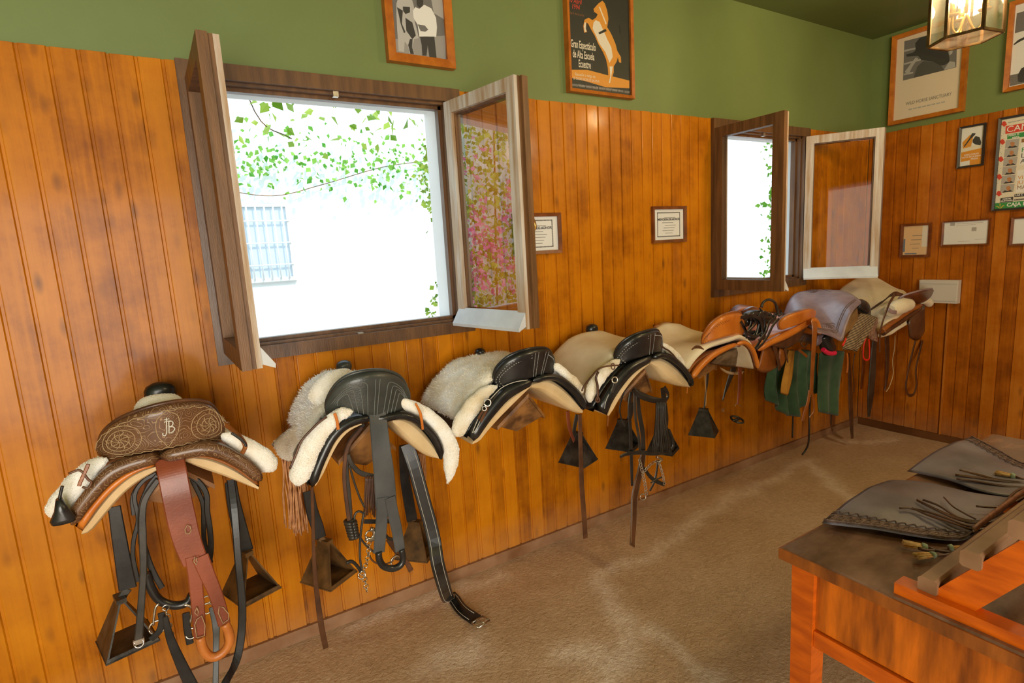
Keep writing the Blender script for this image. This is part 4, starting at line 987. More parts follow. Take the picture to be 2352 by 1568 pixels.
strap('rein', Z1, [(670, 1250), (690, 1340), (730, 1440), (790, 1568), (860, 1700)], .46, [24, 38, 48, 56, 60], M_BLACK, b1, .005, 2.097); strap('rein', Z1, [(905, 1200), (915, 1290), (915, 1420), (912, 1600)], [.44, .45, .47, .5], [46, 30, 26, 26], M_GREYS, b1, .004, 2.097, label='grey rein end')

# ---------------------------------------------------------------- 2: grey-green saddle with fluffy fleece
def panel_lines(lines, mat=M_STITCH, r=.0013):
    def go(g, ct, th):
        I, J = len(g), len(g[0])
        def at(u, v):
            i = min(int(u*(I-1)), I-2); j = min(int(v*(J-1)), J-2); a = u*(I-1)-i; b = v*(J-1)-j
            p = g[i][j].lerp(g[i+1][j], a).lerp(g[i][j+1].lerp(g[i+1][j+1], a), b)
            nn = (g[i+1][j]-g[i][j]).cross(g[i][j+1]-g[i][j]).normalized()
            if nn.dot(V((0, -1, 0))) < 0: nn = -nn
            return p+nn*(th/2+.0006)
        mb = MB()
        for l, dash in lines:
            pts = resample([at(*p) for p in l], 41) if len(l) < 3 else smooth([at(*p) for p in l], 41)
            if dash:
                for k in range(0, 40, 2): mb.tube([pts[k], pts[k+1]], r*1.2, 4)
            else: mb.tube(pts, r, 4)
        mb.build('stitching', mat, ct)
    return go
L2 = []
for k in range(4):
    e = .045*k; L2.append(([(.44-e, .93), (.44-e, .55-.5*e), (.43-e, .22+e*1.3), (.3-e*.6, .26+e*1.5), (.14+e*.3, .42+e*1.6)], False)); L2.append(([(.60+e, .93), (.60+e, .5), (.61+e, .22+e*1.3), (.74+e*.6, .26+e*1.5), (.88-e*.3, .42+e*1.6)], False))
L2 += [([(.50, .95), (.50, .16)], False), ([(.53, .95), (.53, .16)], False)]
rack(.5, 'wooden saddle rack under the grey-green saddle', .46, .10, .12, .965)
s2 = dict(f=Z2, sc=1.989, x=.5, label='grey-green saddle with plain stitched cantle and fluffy white fleece, second from left',
    bandL=([(212, 655), (232, 585), (258, 522), (298, 442), (345, 388), (400, 358), (450, 345), (500, 345)], [(240, 670), (262, 602), (295, 522), (332, 452), (380, 402), (430, 378), (470, 370), (505, 368)]),
    bandR=([(500, 345), (560, 342), (620, 330), (680, 340), (730, 368), (790, 430), (818, 490), (824, 535)], [(505, 368), (560, 365), (620, 352), (670, 360), (720, 388), (775, 445), (802, 500), (812, 542)]),
    padL=([(243, 662), (268, 604), (302, 528), (340, 458), (388, 408), (455, 380)], [(250, 668), (285, 618), (318, 545), (358, 472), (405, 420), (462, 388)]),
    padR=([(600, 366), (650, 358), (705, 382), (755, 430), (798, 490), (815, 540)], [(602, 380), (640, 432), (690, 482), (735, 520), (775, 540), (812, 544)]),
    cantle=([(302, 335), (297, 288), (315, 240), (345, 198), (390, 165), (450, 146), (520, 137), (580, 142), (630, 165), (657, 200), (668, 245), (662, 300)], [(312, 345), (370, 330), (430, 335), (490, 352), (560, 356), (610, 338), (655, 305)]),
    skirt=M_GREY, band=M_BLACK, cmat=M_GREY, lean=.02, wrap=.06, cth=.036, bandth=.022, cstitch=panel_lines(L2, plain('grey_stitching', (.16, .17, .16), .6)),
    cover=M_FLEECE, cover_rear=.28, cover_half=(3, 37), fuzz=9000, pom=.04, lift=.02, pommel=((378, 125), 36, M_GREY), rollfuzz=7000, rolllen=.013,
    rolls=[([(418, 325), (355, 345), (292, 402), (235, 475), (195, 560), (165, 660)], [22, 32, 40, 48, 50, 46], .53), ([(612, 270), (690, 308), (760, 352), (830, 430), (868, 520), (862, 600), (852, 655)], [20, 30, 36, 42, 42, 34, 14], .50),
           ([(250, 300), (290, 235), (350, 185), (430, 160)], [52, 60, 48, 30], .34)])
t2, fr2, a2 = saddle(s2)
# lower front flap of worn fleece, with orange cord fringe
A = tr(Z2, [(45, 478), (100, 425), (190, 370), (300, 322)], [.16, .2, .28, .36], 14); B = tr(Z2, [(85, 520), (135, 555), (180, 500), (300, 400)], [.16, .2, .28, .36], 14)
mb = MB(); mb.slab(grid(A, B, 8), .03, (0, -1, 0), .15, .2, .3, 25); mb.fuzz(1200, .008, 4); mb.build('fleece_flap', M_FLEECEY, t2)
fr = MB(); rr = random.Random(3)
for k in range(26):
    u = k/25; top = (95+u*95+rr.uniform(-6, 6), 520+40*math.sin(u*2.5)); bot = (108+u*120+rr.uniform(-14, 14), 880+rr.uniform(-20, 25)-60*abs(u-.6))
    pts = [atd(Z2(top[0]+(bot[0]-top[0])*q+6*math.sin(q*6+k), top[1]+(bot[1]-top[1])*q), .14+.03*rr.random()) for q in (0, .3, .6, 1)]
    fr.tube(smooth(pts, 10), .0032, 5)
for k in range(10):
    fr.tube(tr(Z2, [(205, 310+k*3), (165, 345+k*4), (130+k, 390+k*3), (95+k*3, 500)], [.2, .18, .16, .15], 12), .003, 5)
fr.build('cord_fringe', M_ORCORD, t2, kind='stuff', label='orange cord fringe')
fr = MB()
for k in range(9):
    x = 690+k*7; fr.tube(tr(Z2, [(x, 520), (x+6, 600), (x+10-k, 690+rr.uniform(-20, 20))], .12, 10), .003, 5)
fr.build('cord_fringe', M_ORCORD, t2, kind='stuff', label='orange cord fringe')
# tan ties on the fleece
strap('tie', Z2, [(335, 335), (345, 365), (352, 410)], .575, 14, M_TAN, t2, .004); strap('tie', Z2, [(705, 290), (728, 340), (738, 410)], .555, [10, 14, 12], M_TAN, t2, .004)
cordtube('tie', Z2, [(300, 352), (270, 372), (240, 400), (185, 460), (160, 520), (130, 590)], .55, .0035, M_DKB, t2)
# crupper
cr = strap('crupper', Z2, [(530, 328), (538, 400), (548, 500), (560, 600), (568, 700), (572, 760)], [.53, .55, .56, .56, .56, .56], [82, 84, 88, 94, 98, 100], M_GREYS, t2, .005, 1.989, label='dark grey crupper strap')
strap('crupper_branch', Z2, [(556, 720), (552, 800), (546, 880), (538, 972)], .563, [56, 56, 56, 54], M_GREYS, cr, .005, 1.989); strap('crupper_branch', Z2, [(588, 720), (604, 800), (620, 870), (635, 962)], .566, [52, 52, 50, 48], M_GREYS, cr, .005, 1.989)
cordtube('crupper_loop', Z2, [(536, 968), (540, 1005), (560, 1035), (600, 1045), (635, 1030), (648, 1000), (640, 955)], .565, .011, M_BLACK, cr, 26, 10)
# girth lying out over the floor
P0 = tr(Z2, [(665, 478), (700, 580), (730, 690), (760, 800), (785, 890), (800, 980), (812, 1060)], [.34, .36, .37, .38, .39, .41, .44], 20)
flo = [atz(Z2(*p), .012) for p in ((865, 1170), (920, 1235), (985, 1280))]
mid = [P0[-1].lerp(flo[0], .4)+V((0, -.02, -.05)), flo[0]+V((-.01, .01, .02))]
GP = smooth(P0[::3]+[mid[0]]+flo, 40); GP = [V((q.x, q.y, max(q.z, .008))) for q in GP]
def gface(i):
    k = min(max((i/39-.5)/.35, 0), 1); k = k*k*(3-2*k); return V((-.15-.2*k, -1+.6*k, .05+.9*k)).normalized()
GF = [gface(i) for i in range(40)]
mb = MB(); mb.ribbon(GP, .052, .006, GF); gi = mb.build('girth', M_BLACK, t2)
mb = MB()
for s in (-1, 1):
    pts = []
    for i in range(1, 39):
        tt = (GP[i+1]-GP[i-1]).normalized(); sd = tt.cross(GF[i]).normalized(); nn = sd.cross(tt).normalized()
        if nn.dot(CP-GP[i]) < 0: nn = -nn
        pts.append(GP[i]+sd*(s*.016)+nn*.0036)
    mb.tube(pts, .001, 4)
mb.build('stitching', M_STITCH, gi)
mb = MB(); e = GP[-1]; dv = (GP[-1]-GP[-3]).normalized(); sd = V((-dv.y, dv.x, 0)).normalized()
c4 = [e+dv*.002+sd*.03, e+dv*.045+sd*.03, e+dv*.045-sd*.03, e+dv*.002-sd*.03]
for k in range(4): mb.tube([c4[k]+V((0, 0, .004)), c4[(k+1) % 4]+V((0, 0, .004))], .0035, 6)
mb.tube([e+V((0, 0, .006)), e+dv*.045+V((0, 0, .008))], .0025, 6); mb.build('buckle', M_STEEL, gi)
# billet on the left
strap('billet_strap', Z2, [(232, 672), (236, 800), (240, 960), (250, 1120), (272, 1290), (295, 1408)], [.44, .42, .4, .38, .36, .34], [14, 16, 18, 22, 26, 24], M_DKB, t2, .004, 1.989)
sl = strap('stirrup_leather', Z2, [(215, 690), (232, 780), (255, 850), (268, 905)], .26, [48, 52, 54, 56], M_BLACK, t2, .006, 1.989); stirrup(Z2, None, (310, 1085), .26, sl, M_IRONR, 1.2, .55, atd(Z2(268, 905), .26))
sl = strap('stirrup_leather', Z2, [(648, 480), (655, 620), (675, 740), (690, 825)], .24, [40, 44, 50, 52], M_BLACK, t2, .006, 1.989); stirrup(Z2, None, (715, 975), .24, sl, M_IRONR, 1.12, .75, atd(Z2(690, 825), .24))
# bridle with leather fringe
b2 = thing('bridle', 'worn black bridle with fringed browband hanging under the grey-green saddle', 'bridle', (.44, D-.42, .6), 'bridles hanging on the racks')
strap('rein', Z2, [(470, 385), (415, 450), (388, 520), (388, 620), (398, 720), (406, 830)], .45, [18, 22, 26, 28, 28, 24], M_BLACK2, b2, .005); strap('rein', Z2, [(460, 400), (400, 480), (382, 560), (380, 650), (392, 760), (402, 830)], .455, 18, M_DKB, b2, .004)
mb = MB(); q = atd(Z2(411, 865), .45)
for k in range(6): mb.torus(q+V((.001*k, 0, .026-.0105*k)), .017-.0006*k, .0065, V((.25, 0, 1)), 14, 6)
mb.tube([q+V((0, 0, .035)), q-V((0, 0, .035))], [.012, .012], 8); mb.build('knotted_end', M_BLACK2, b2)
bb_ = strap('browband', Z2, [(395, 525), (415, 570), (455, 608), (530, 628)], .455, [20, 22, 24, 24], M_BLACK2, b2, .005)
mb = MB()
for k in range(15):
    x = 478+k*4; mb.tube(tr(Z2, [(x, 622), (x-4+2*math.sin(k), 700), (x-8+3*math.sin(k*2.3), 790+rr.uniform(-15, 25))], .455+.003*(k % 3), 9), .0026, 5)
mb.build('leather_fringe', M_DKB, bb_)
cordtube('cheek_cord', Z2, [(402, 570), (425, 650), (450, 720), (472, 765)], .455, .0035, M_BLACK2, b2); cordtube('cheek_cord', Z2, [(495, 720), (470, 790), (455, 880), (450, 980), (460, 1060)], .45, .004, M_BLACK2, b2)
cordtube('loose_rein', Z2, [(478, 800), (445, 782), (425, 810), (440, 880), (480, 940), (530, 980)], .45, .004, M_BLACK2, b2); cordtube('loose_rein', Z2, [(490, 975), (510, 1010), (550, 1025), (600, 1010), (620, 960)], .45, .003, M_DKB, b2)
strap('noseband', Z2, [(470, 830), (520, 830), (590, 828)], .45, 22, M_BLACK, b2, .005); strap('curb_strap', Z2, [(580, 910), (620, 970), (660, 1010), (685, 1055)], .44, [24, 22, 22, 24], M_DKB, b2, .005)
cordtube('noseband_roll', Z2, [(560, 880), (580, 905), (610, 912), (640, 900)], .45, .006, M_BLACK, b2); cordtube('curb_arm', Z2, [(388, 1018), (415, 1013), (440, 1035), (455, 1060)], .45, .006, M_BLACK, b2)
mb = MB(); mb.tube(tr(Z2, [(478, 908), (500, 912), (520, 905)], .45, 8), .008, 8); mb.torus(atd(Z2(495, 890), .45), .014, .003, (0, -1, 0)); mb.torus(atd(Z2(615, 1010), .45), .018, .003, (0, -1, 0)); mb.torus(atd(Z2(460, 1075), .45), .012, .0025, (0, -1, .3)); mb.tube(tr(Z2, [(520, 860), (515, 900), (530, 880), (500, 860)], .45, 10), .006, 6); mb.build('curb_bit', M_STEEL, b2)
mb = MB(); chain_(mb, tr(Z2, [(492, 920), (490, 980), (478, 1030), (462, 1060), (475, 1100), (482, 1150)], .455, 30), .008, .0016); mb.build('curb_chain', M_STEEL, b2)
# ---------------------------------------------------------------- 3: black saddle with a yellowed fleece seat
def rowstitch(us, vs_=(), r=.0016):
    out = []
    return out
L3 = [([(.07, .93), (.06, .6), (.12, .34), (.3, .2), (.5, .17)], True), ([(.11, .93), (.11, .6), (.17, .42), (.33, .29), (.5, .26)], True),
      ([(.52, .12), (.51, .92)], True), ([(.56, .12), (.55, .92)], True), ([(.66, .12), (.65, .92)], True), ([(.70, .12), (.69, .92)], True), ([(.70, .2), (.82, .22), (.9, .4)], True)]
rack(1.10, 'wooden saddle rack under the black saddle with bare hanging strap', .5, .11, .12, .965)
s3 = dict(f=Z3, sc=2.703, x=1.09, label='black saddle with white stitched cantle and thick sheepskin seat, third from left',
    bandL=([(302, 752), (330, 700), (380, 625), (440, 545), (500, 472), (575, 430), (640, 412), (700, 402)], [(345, 795), (385, 735), (432, 668), (500, 590), (570, 522), (640, 472), (675, 448), (708, 428)]),
    bandR=([(700, 402), (760, 385), (830, 384), (890, 405), (960, 460), (1012, 522), (1032, 582)], [(708, 428), (770, 402), (830, 400), (880, 425), (940, 478), (992, 535), (1022, 592)]),
    padL=([(340, 795), (385, 740), (436, 672), (504, 594), (574, 526), (700, 435)], [(338, 814), (385, 798), (435, 738), (505, 660), (585, 578), (705, 455)]),
    padR=([(706, 438), (790, 405), (850, 420), (920, 470), (980, 535), (1024, 596)], [(706, 462), (770, 482), (850, 535), (930, 588), (990, 620), (1022, 622)]),
    cantle=([(478, 442), (468, 395), (480, 345), (510, 305), (560, 265), (630, 235), (710, 215), (780, 211), (815, 228), (833, 265), (836, 320), (826, 372)], [(490, 450), (540, 446), (600, 430), (680, 408), (750, 390), (822, 378)]),
    skirt=M_BLACK, band=M_BLACK, cmat=M_BLACK, pipe=M_BLACK, lean=.015, wrap=.05, cth=.034, bandth=.024, bandstitch=None, cstitch=panel_lines(L3, plain('white_stitching', (.42, .41, .38), .6), .0013),
    cover=M_FLEECEY, cover_rear=.1, cover_half=(0, 40), fuzz=14000, pom=-.01, lift=.0, sx=1.0, cover_th=.035, cover_off=.032, rollmat=M_FLEECEY, rollfuzz=5000, pommel=((385, 243), 34, M_BLACK),
    rolls=[([(492, 450), (410, 495), (330, 585), (265, 690), (245, 765)], [16, 42, 56, 56, 42], .50), ([(845, 318), (900, 362), (970, 425), (1022, 490)], [22, 26, 28, 22], .50)])
t3, fr3, a3 = saddle(s3)
strap('tie', Z3, [(378, 462), (420, 440), (470, 410), (500, 385)], [.40, .43, .46, .48], 22, M_YEL, t3, .004, 2.703)
bd = [o for o in t3.children if o.name.startswith('rear_roll')][0]
mb = MB(); mb.torus(atd(Z3(432, 553), .575), .012, .003, (-.3, -1, .2)); mb.torus(atd(Z3(412, 590), .575), .007, .002, (-.3, -1, .2)); mb.build('ring', M_STEEL, bd)
strap('keeper_strap', Z3, [(430, 570), (425, 600), (405, 640), (390, 670)], .572, 20, M_DKB, bd, .004, 2.703); strap('keeper_strap', Z3, [(410, 595), (385, 630), (375, 655)], .572, 16, M_DKB, bd, .004, 2.703)
mb = MB(); mb.tube(tr(Z3, [(372, 655), (345, 720), (338, 740)], .565, 8), .0015, 4); mb.tube(tr(Z3, [(385, 668), (360, 720), (345, 738)], .565, 8), .0015, 4); mb.tube(tr(Z3, [(450, 530), (520, 460), (600, 425), (680, 412)], .56, 16), .0016, 4); mb.build('stitching', M_STITCH, bd)
S3 = (1003, 935)
sl = strap('stirrup_leather', Z3, [(930, 605), (935, 680), (950, 740), (975, 800)], .22, [28, 26, 24, 24], M_RED, t3, .005, 2.703); strap('stirrup_leather', Z3, [(990, 625), (975, 690), (970, 740), (985, 800)], .22, [34, 30, 26, 24], M_BLACK2, t3, .005, 2.703)
stirrup(Z3, None, (995, 915), .22, sl, M_IRON, 1.15, .35, atd(Z3(980, 800), .22), True)
strap('billet_strap', Z3, [(1005, 625), (1008, 760), (1012, 920), (1018, 1080), (1030, 1240), (1040, 1392)], [.34, .34, .34, .33, .32, .31], [30, 32, 36, 38, 38, 36], M_DKB, t3, .005, 2.703, label='long brown strap hanging to the floor')

# ---------------------------------------------------------------- 4: black saddle with smooth cream sheepskin and a bridle
L4 = [([(.07, .95), (.06, .6), (.10, .36), (.28, .2), (.52, .16)], True), ([(.12, .95), (.12, .6), (.16, .44), (.32, .3), (.52, .26)], True), ([(.54, .12), (.53, .92)], True), ([(.62, .12), (.61, .92)], True), ([(.62, .2), (.8, .18), (.9, .34)], True)]
rack(1.71, 'wooden saddle rack behind the fringed black bridle', .5, .10, .12, .96)
s4 = dict(f=Z3, sc=2.703, x=1.70, label='black saddle with smooth cream sheepskin laced by dark thongs, fourth from left',
    bandL=([(1088, 592), (1122, 530), (1170, 450), (1232, 370), (1300, 305), (1370, 275), (1440, 258)], [(1172, 632), (1192, 562), (1240, 482), (1300, 402), (1360, 345), (1400, 318), (1445, 285)]),
    bandR=([(1440, 258), (1500, 245), (1560, 262), (1625, 315), (1675, 382), (1699, 440)], [(1445, 285), (1500, 268), (1555, 285), (1618, 332), (1668, 395), (1690, 447)]),
    padL=([(1176, 632), (1196, 565), (1244, 486), (1304, 406), (1364, 350), (1430, 305)], [(1188, 634), (1222, 592), (1268, 512), (1326, 428), (1384, 362), (1435, 318)]),
    padR=([(1440, 298), (1500, 275), (1558, 292), (1618, 338), (1665, 398), (1692, 448)], [(1442, 310), (1488, 350), (1530, 405), (1580, 438), (1640, 455), (1690, 460)]),
    cantle=([(1228, 300), (1220, 252), (1240, 205), (1285, 162), (1350, 127), (1420, 106), (1470, 97), (1495, 112), (1503, 160), (1501, 230)], [(1240, 303), (1285, 305), (1340, 284), (1400, 268), (1455, 254), (1498, 242)]),
    skirt=M_BLACK, band=M_BLACK, cmat=M_BLACK, lean=.015, wrap=.05, cth=.034, bandth=.022, cstitch=panel_lines(L4, plain('white_stitching', (.42, .41, .38), .6), .0013),
    cover=M_CLOTH, cover_rear=.1, cover_half=(0, 40), fuzz=0, pom=.02, lift=.012, sx=1.0, cover_th=.03, cover_off=.03, rollmat=M_FLEECEY, rollfuzz=1500, pommel=((1080, 100), 42, M_BLACK),
    rolls=[([(1252, 288), (1195, 328), (1125, 400), (1075, 480), (1065, 550)], [22, 34, 42, 42, 28], .505), ([(1512, 190), (1560, 225), (1610, 270), (1650, 330)], [22, 24, 24, 18], .49)])
t4, fr4, a4 = saddle(s4)
cordtube('lacing', Z3, [(968, 218), (945, 260), (940, 320), (942, 400)], [.2, .22, .24, .26], .0035, M_DKB, t4); cordtube('lacing', Z3, [(1250, 320), (1180, 325), (1120, 345), (1070, 400), (1030, 450), (1018, 480)], .55, .0035, M_DKB, t4)
cordtube('lacing', Z3, [(1120, 360), (1105, 400), (1115, 450), (1115, 540)], .55, .005, M_DKB, t4); mb = MB(); mb.torus(atd(Z3(1115, 535), .555), .009, .003, (-.3, -1, .2)); mb.torus(atd(Z3(1211, 328), .555), .012, .0025, (-.6, -1, .2), sx=.6); mb.build('ring', M_DKB, t4)
cordtube('lacing', Z3, [(1508, 195), (1530, 215), (1560, 232), (1590, 262), (1610, 290)], .53, .0035, M_DKB, t4)
bd = [o for o in t4.children if o.name.startswith('rear_roll')][0]
mb = MB(); mb.torus(atd(Z3(1222, 412), .575), .012, .003, (-.3, -1, .2)); mb.build('ring', M_STEEL, bd)
strap('keeper_strap', Z3, [(1222, 425), (1215, 460), (1205, 490)], .572, 22, M_BLACK2, bd, .004, 2.703); mb = MB(); mb.tube(tr(Z3, [(1185, 500), (1165, 550), (1158, 590)], .565, 8), .0015, 4); mb.build('stitching', M_STITCH, bd)
cordtube('thong', Z3, [(1182, 600), (1180, 650), (1178, 700)], .5, .002, M_TAND, t4); cordtube('thong', Z3, [(1672, 455), (1670, 495)], .5, .0022, M_TAN, t4)
# girth
strap('girth', Z3, [(1400, 860), (1385, 960), (1360, 1060), (1345, 1150), (1342, 1260), (1338, 1350), (1330, 1442)], [.36, .36, .37, .38, .40, .42, .45], [48, 58, 62, 62, 58, 56, 54], M_DKB, t4, .006, 2.703, M_STITCHB)
for lth, base, rot in (([(1330, 460), (1325, 560), (1315, 640), (1290, 690)], (1275, 825), .45), ([(1520, 460), (1530, 560), (1540, 650), (1535, 715)], (1520, 850), .45)):
    sl = strap('stirrup_leather', Z3, lth, .2, 42, M_BLACK, t4, .006, 2.703); stirrup(Z3, None, base, .2, sl, M_IRON, 1.15, rot, atd(Z3(*lth[-1]), .2))
# bridle with long fringe
b4 = thing('bridle', 'black bridle with long leather fringe hanging under the cream sheepskin saddle', 'bridle', (1.66, D-.42, .6), 'bridles hanging on the racks')
for l, w, dd in (([(1400, 360), (1345, 420), (1320, 500), (1312, 600), (1320, 740), (1325, 900), (1330, 1068)], [20, 24, 26, 28, 28, 26, 22], .44), ([(1390, 370), (1350, 430), (1345, 520), (1350, 640), (1370, 760), (1380, 860)], 22, .45), ([(1375, 380), (1365, 480), (1372, 600), (1395, 740), (1400, 850)], [24, 30, 34, 38, 36], .44), ([(1385, 360), (1300, 450), (1255, 570), (1262, 650), (1285, 700)], 12, .45)):
    strap('cheekpiece', Z3, l, dd, w, M_BLACK2 if w == 22 else M_BLACK, b4, .004, 2.703)
bb_ = strap('browband', Z3, [(1335, 470), (1370, 510), (1430, 535), (1490, 545), (1540, 535), (1552, 500), (1530, 455)], .455, 24, M_BLACK, b4, .006, 2.703); strap('browband_lining', Z3, [(1345, 480), (1390, 500), (1450, 525), (1520, 540)], .45, 26, M_BLACK2, bb_, .004, 2.703)
mb = MB(); rr = random.Random(9)
for k in range(30):
    x = 1478+k*2.1; mb.tube(tr(Z3, [(x, 548), (x-3+rr.uniform(-3, 3), 660), (x-14+k*1.2+rr.uniform(-6, 6), 780), (x-22+k*1.9+rr.uniform(-8, 8), 868+rr.uniform(-14, 8))], .45+.012*rr.random(), 9), .0022, 5)
mb.build('leather_fringe', M_BLACK2, bb_)
strap('noseband', Z3, [(1255, 888), (1300, 870), (1380, 862), (1460, 868), (1520, 862), (1580, 835), (1582, 780), (1560, 720)], .455, [22, 26, 28, 28, 26, 24, 20, 16], M_BLACK, b4, .006, 2.703)
strap('curb_strap', Z3, [(1405, 960), (1440, 1010), (1480, 1040), (1530, 1062)], .45, [22, 24, 26, 22], M_BLACK, b4, .005, 2.703); strap('curb_strap', Z3, [(1490, 910), (1480, 990), (1465, 1050), (1440, 1100)], .45, [18, 20, 20, 16], M_BLACK2, b4, .004, 2.703); strap('curb_strap', Z3, [(1445, 1050), (1480, 1030), (1515, 1015)], .455, 12, M_BLACK2, b4, .004, 2.703)
mb = MB(); chain_(mb, tr(Z3, [(1375, 900), (1385, 950), (1400, 1010), (1412, 1070), (1418, 1130)], .46, 26), .008, .0018); chain_(mb, tr(Z3, [(1395, 990), (1430, 950), (1460, 925), (1490, 915), (1505, 950), (1520, 1000), (1530, 1060)], .46, 30), .007, .0016); mb.build('curb_chain', M_STEEL, b4)
mb = MB(); mb.torus(atd(Z3(1397, 1138), .46), .014, .0025, (-.3, -1, .2)); mb.build('ring', M_STEEL, b4); mb = MB(); mb.tube(tr(Z3, [(1480, 890), (1500, 895), (1515, 905), (1495, 920)], .46, 10), .006, 6); mb.build('curb_bit', M_STEEL, b4)

# ---------------------------------------------------------------- 5: tan saddle under a cream cloth cover
rack(2.27, 'wooden saddle rack under the tan saddle with cream cloth', .42, .09, .12, .965)
L5 = [([(.05+.03*k, .9), (.05+.03*k, .6), (.12+.03*k, .38), (.3+.02*k, .2+.05*k), (.55, .1+.06*k)], True) for k in range(3)]
s5 = dict(f=Z4, sc=3.409, x=2.24, label='tan saddle with arched cantle over a smooth cream cloth, fifth from left',
    bandL=([(272, 905), (320, 830), (380, 765), (450, 712), (530, 672), (600, 648), (640, 640)], [(298, 928), (342, 868), (400, 805), (468, 745), (545, 698), (602, 668), (640, 655)]),
    bandR=([(640, 640), (690, 625), (735, 645), (775, 695), (798, 765), (806, 830)], [(640, 655), (690, 640), (728, 662), (762, 712), (784, 780), (798, 838)]),
    padL=([(300, 930), (345, 872), (404, 810), (472, 750), (548, 702), (630, 662)], [(302, 938), (352, 882), (412, 822), (480, 762), (552, 712), (632, 668)]),
    padR=([(650, 660), (690, 645), (726, 668), (758, 718), (780, 785), (796, 838)], [(655, 668), (690, 656), (716, 678), (744, 725), (766, 790), (785, 842)]),
    cantle=([(382, 642), (386, 590), (410, 540), (450, 482), (520, 432), (600, 402), (660, 397), (690, 415), (697, 500), (692, 572)], [(384, 648), (450, 624), (530, 602), (600, 588), (690, 578)]),
    skirt=M_TAND, band=M_TAN, cmat=M_TAN, pipe=M_TAND, padmat=M_CLOTH, lean=.01, wrap=.05, cth=.032, bandth=.02, cstitch=panel_lines(L5, M_DKB, .001),
    cover=M_CLOTH, cover_rear=.0, cover_half=(0, 40), fuzz=0, pom=.05, lift=.0, sx=.98, cover_th=.03, cover_off=.026, dip=.05)
t5, fr5, a5 = saddle(s5)
strap('tie', Z4, [(305, 690), (330, 672), (365, 672), (395, 688)], .575, [10, 26, 24, 8], M_DKB, t5, .006, 3.409)
A = tr(Z4, [(500, 755), (560, 720), (620, 690), (690, 668)], .46, 10); B = tr(Z4, [(440, 800), (530, 818), (620, 830), (700, 820)], .40, 10)
mb = MB(); mb.slab(grid(A, B, 6), .01, (0, -1, 0), .1); mb.build('under_lining', blotch('worn_lining', (.10, .055, .02), (.26, .17, .09), 16, .8, .3, 90), t5)
cordtube('stirrup_cord', Z4, [(405, 830), (408, 930), (415, 1040), (412, 1130)], .26, .0022, M_PAD, t5); sl = strap('stirrup_leather', Z4, [(430, 830), (425, 920), (410, 1060), (402, 1150)], .22, [34, 28, 22, 18], M_BLACK2, t5, .004, 3.409)
stirrup(Z4, None, (395, 1345), .22, sl, M_IRON, 1.15, .5, atd(Z4(402, 1150), .22), True)
strap('girth_end', Z4, [(680, 820), (680, 920), (672, 1040), (662, 1120)], .3, [46, 40, 34, 22], M_RED, t5, .005, 3.409, label='pinkish brown strap end'); strap('girth_strap', Z4, [(640, 820), (600, 920), (565, 1020), (545, 1090)], .22, [70, 56, 36, 14], M_BLACK2, t5, .006, 3.409)
mb = MB(); q = atd(Z4(658, 1238), .3); mb.torus(q, .035, .006, (.1, -.35, 1), 20, 6); mb.tube([q-V((.03, 0, 0)), q+V((.03, 0, 0))], .008, 6); mb.build('round_stirrup', M_IRON, t5); mb = MB(); mb.tube(tr(Z4, [(640, 1135), (658, 1110), (690, 1135)], .3, 8), .002, 5); mb.torus(atd(Z4(548, 1165), .24), .008, .002); mb.build('ring', M_STEEL, t5)
A = tr(Z4, [(515, 820), (560, 850), (640, 862), (720, 850)], .22, 10); B = tr(Z4, [(540, 850), (580, 880), (640, 890), (700, 880)], .22, 10); mb = MB(); mb.slab(grid(A, B, 6), .03, (0, -1, 0), .2); mb.build('far_panel', M_PAD, t5)

# ---------------------------------------------------------------- 6: small tan saddle carrying a black bridle
rack(2.88, 'wooden saddle rack under the small tan saddle', .42, .09, .12, .93)
s6 = dict(f=Z4, sc=3.409, x=2.86, dr=.48, label='small tan leather saddle with a black bridle heaped on its seat',
    bandL=([(800, 690), (850, 645), (920, 600), (1000, 560), (1080, 520), (1150, 485), (1200, 462)], [(812, 705), (870, 665), (940, 635), (1020, 605), (1100, 560), (1160, 520), (1205, 485)]),
    bandR=([(1200, 462), (1240, 445), (1270, 470), (1285, 520), (1292, 570)], [(1205, 485), (1238, 470), (1258, 495), (1270, 540), (1278, 580)]),
    padL=([(900, 650), (980, 625), (1060, 590), (1130, 550), (1200, 500)], [(930, 665), (1030, 680), (1100, 665), (1160, 610), (1205, 520)]),
    cantle=([(985, 530), (976, 480), (992, 450), (1040, 420), (1120, 392), (1200, 370), (1250, 372), (1258, 400), (1250, 440)], [(990, 535), (1050, 522), (1130, 494), (1200, 462), (1250, 445)]),
    skirt=M_TAN, band=M_TAN, cmat=M_TAN, pipe=M_PURP, padmat=M_DKB, lean=.02, wrap=.04, cth=.03, bandth=.03, cover=None, pom=.05, lift=.05, dip=.06, sx=.9)
t6, fr6, a6 = saddle(s6)
A = tr(Z4, [(860, 655), (920, 648), (980, 660), (1032, 685)], .42, 12); B = tr(Z4, [(812, 850), (850, 870), (900, 868), (970, 830)], .42, 12)
mb = MB(); mb.slab(grid(A, B, 9), .016, (0, -1, 0), .1, .15); mb.build('side_flap', M_TAND, t6)
A = tr(Z4, [(985, 665), (1010, 670), (1040, 690)], .44, 8); B = tr(Z4, [(975, 830), (1010, 830), (1032, 770)], .44, 8); mb = MB(); mb.slab(grid(A, B, 6), .016, (0, -1, 0), .1); mb.build('side_flap', M_TAND, t6)
strap('flap_strap', Z4, [(945, 650), (965, 720), (985, 800), (990, 850)], .455, 36, M_DKB, t6, .006, 3.409); strap('flap_strap', Z4, [(1030, 680), (1045, 740), (1055, 790)], .455, 16, M_DKB, t6, .006, 3.409)
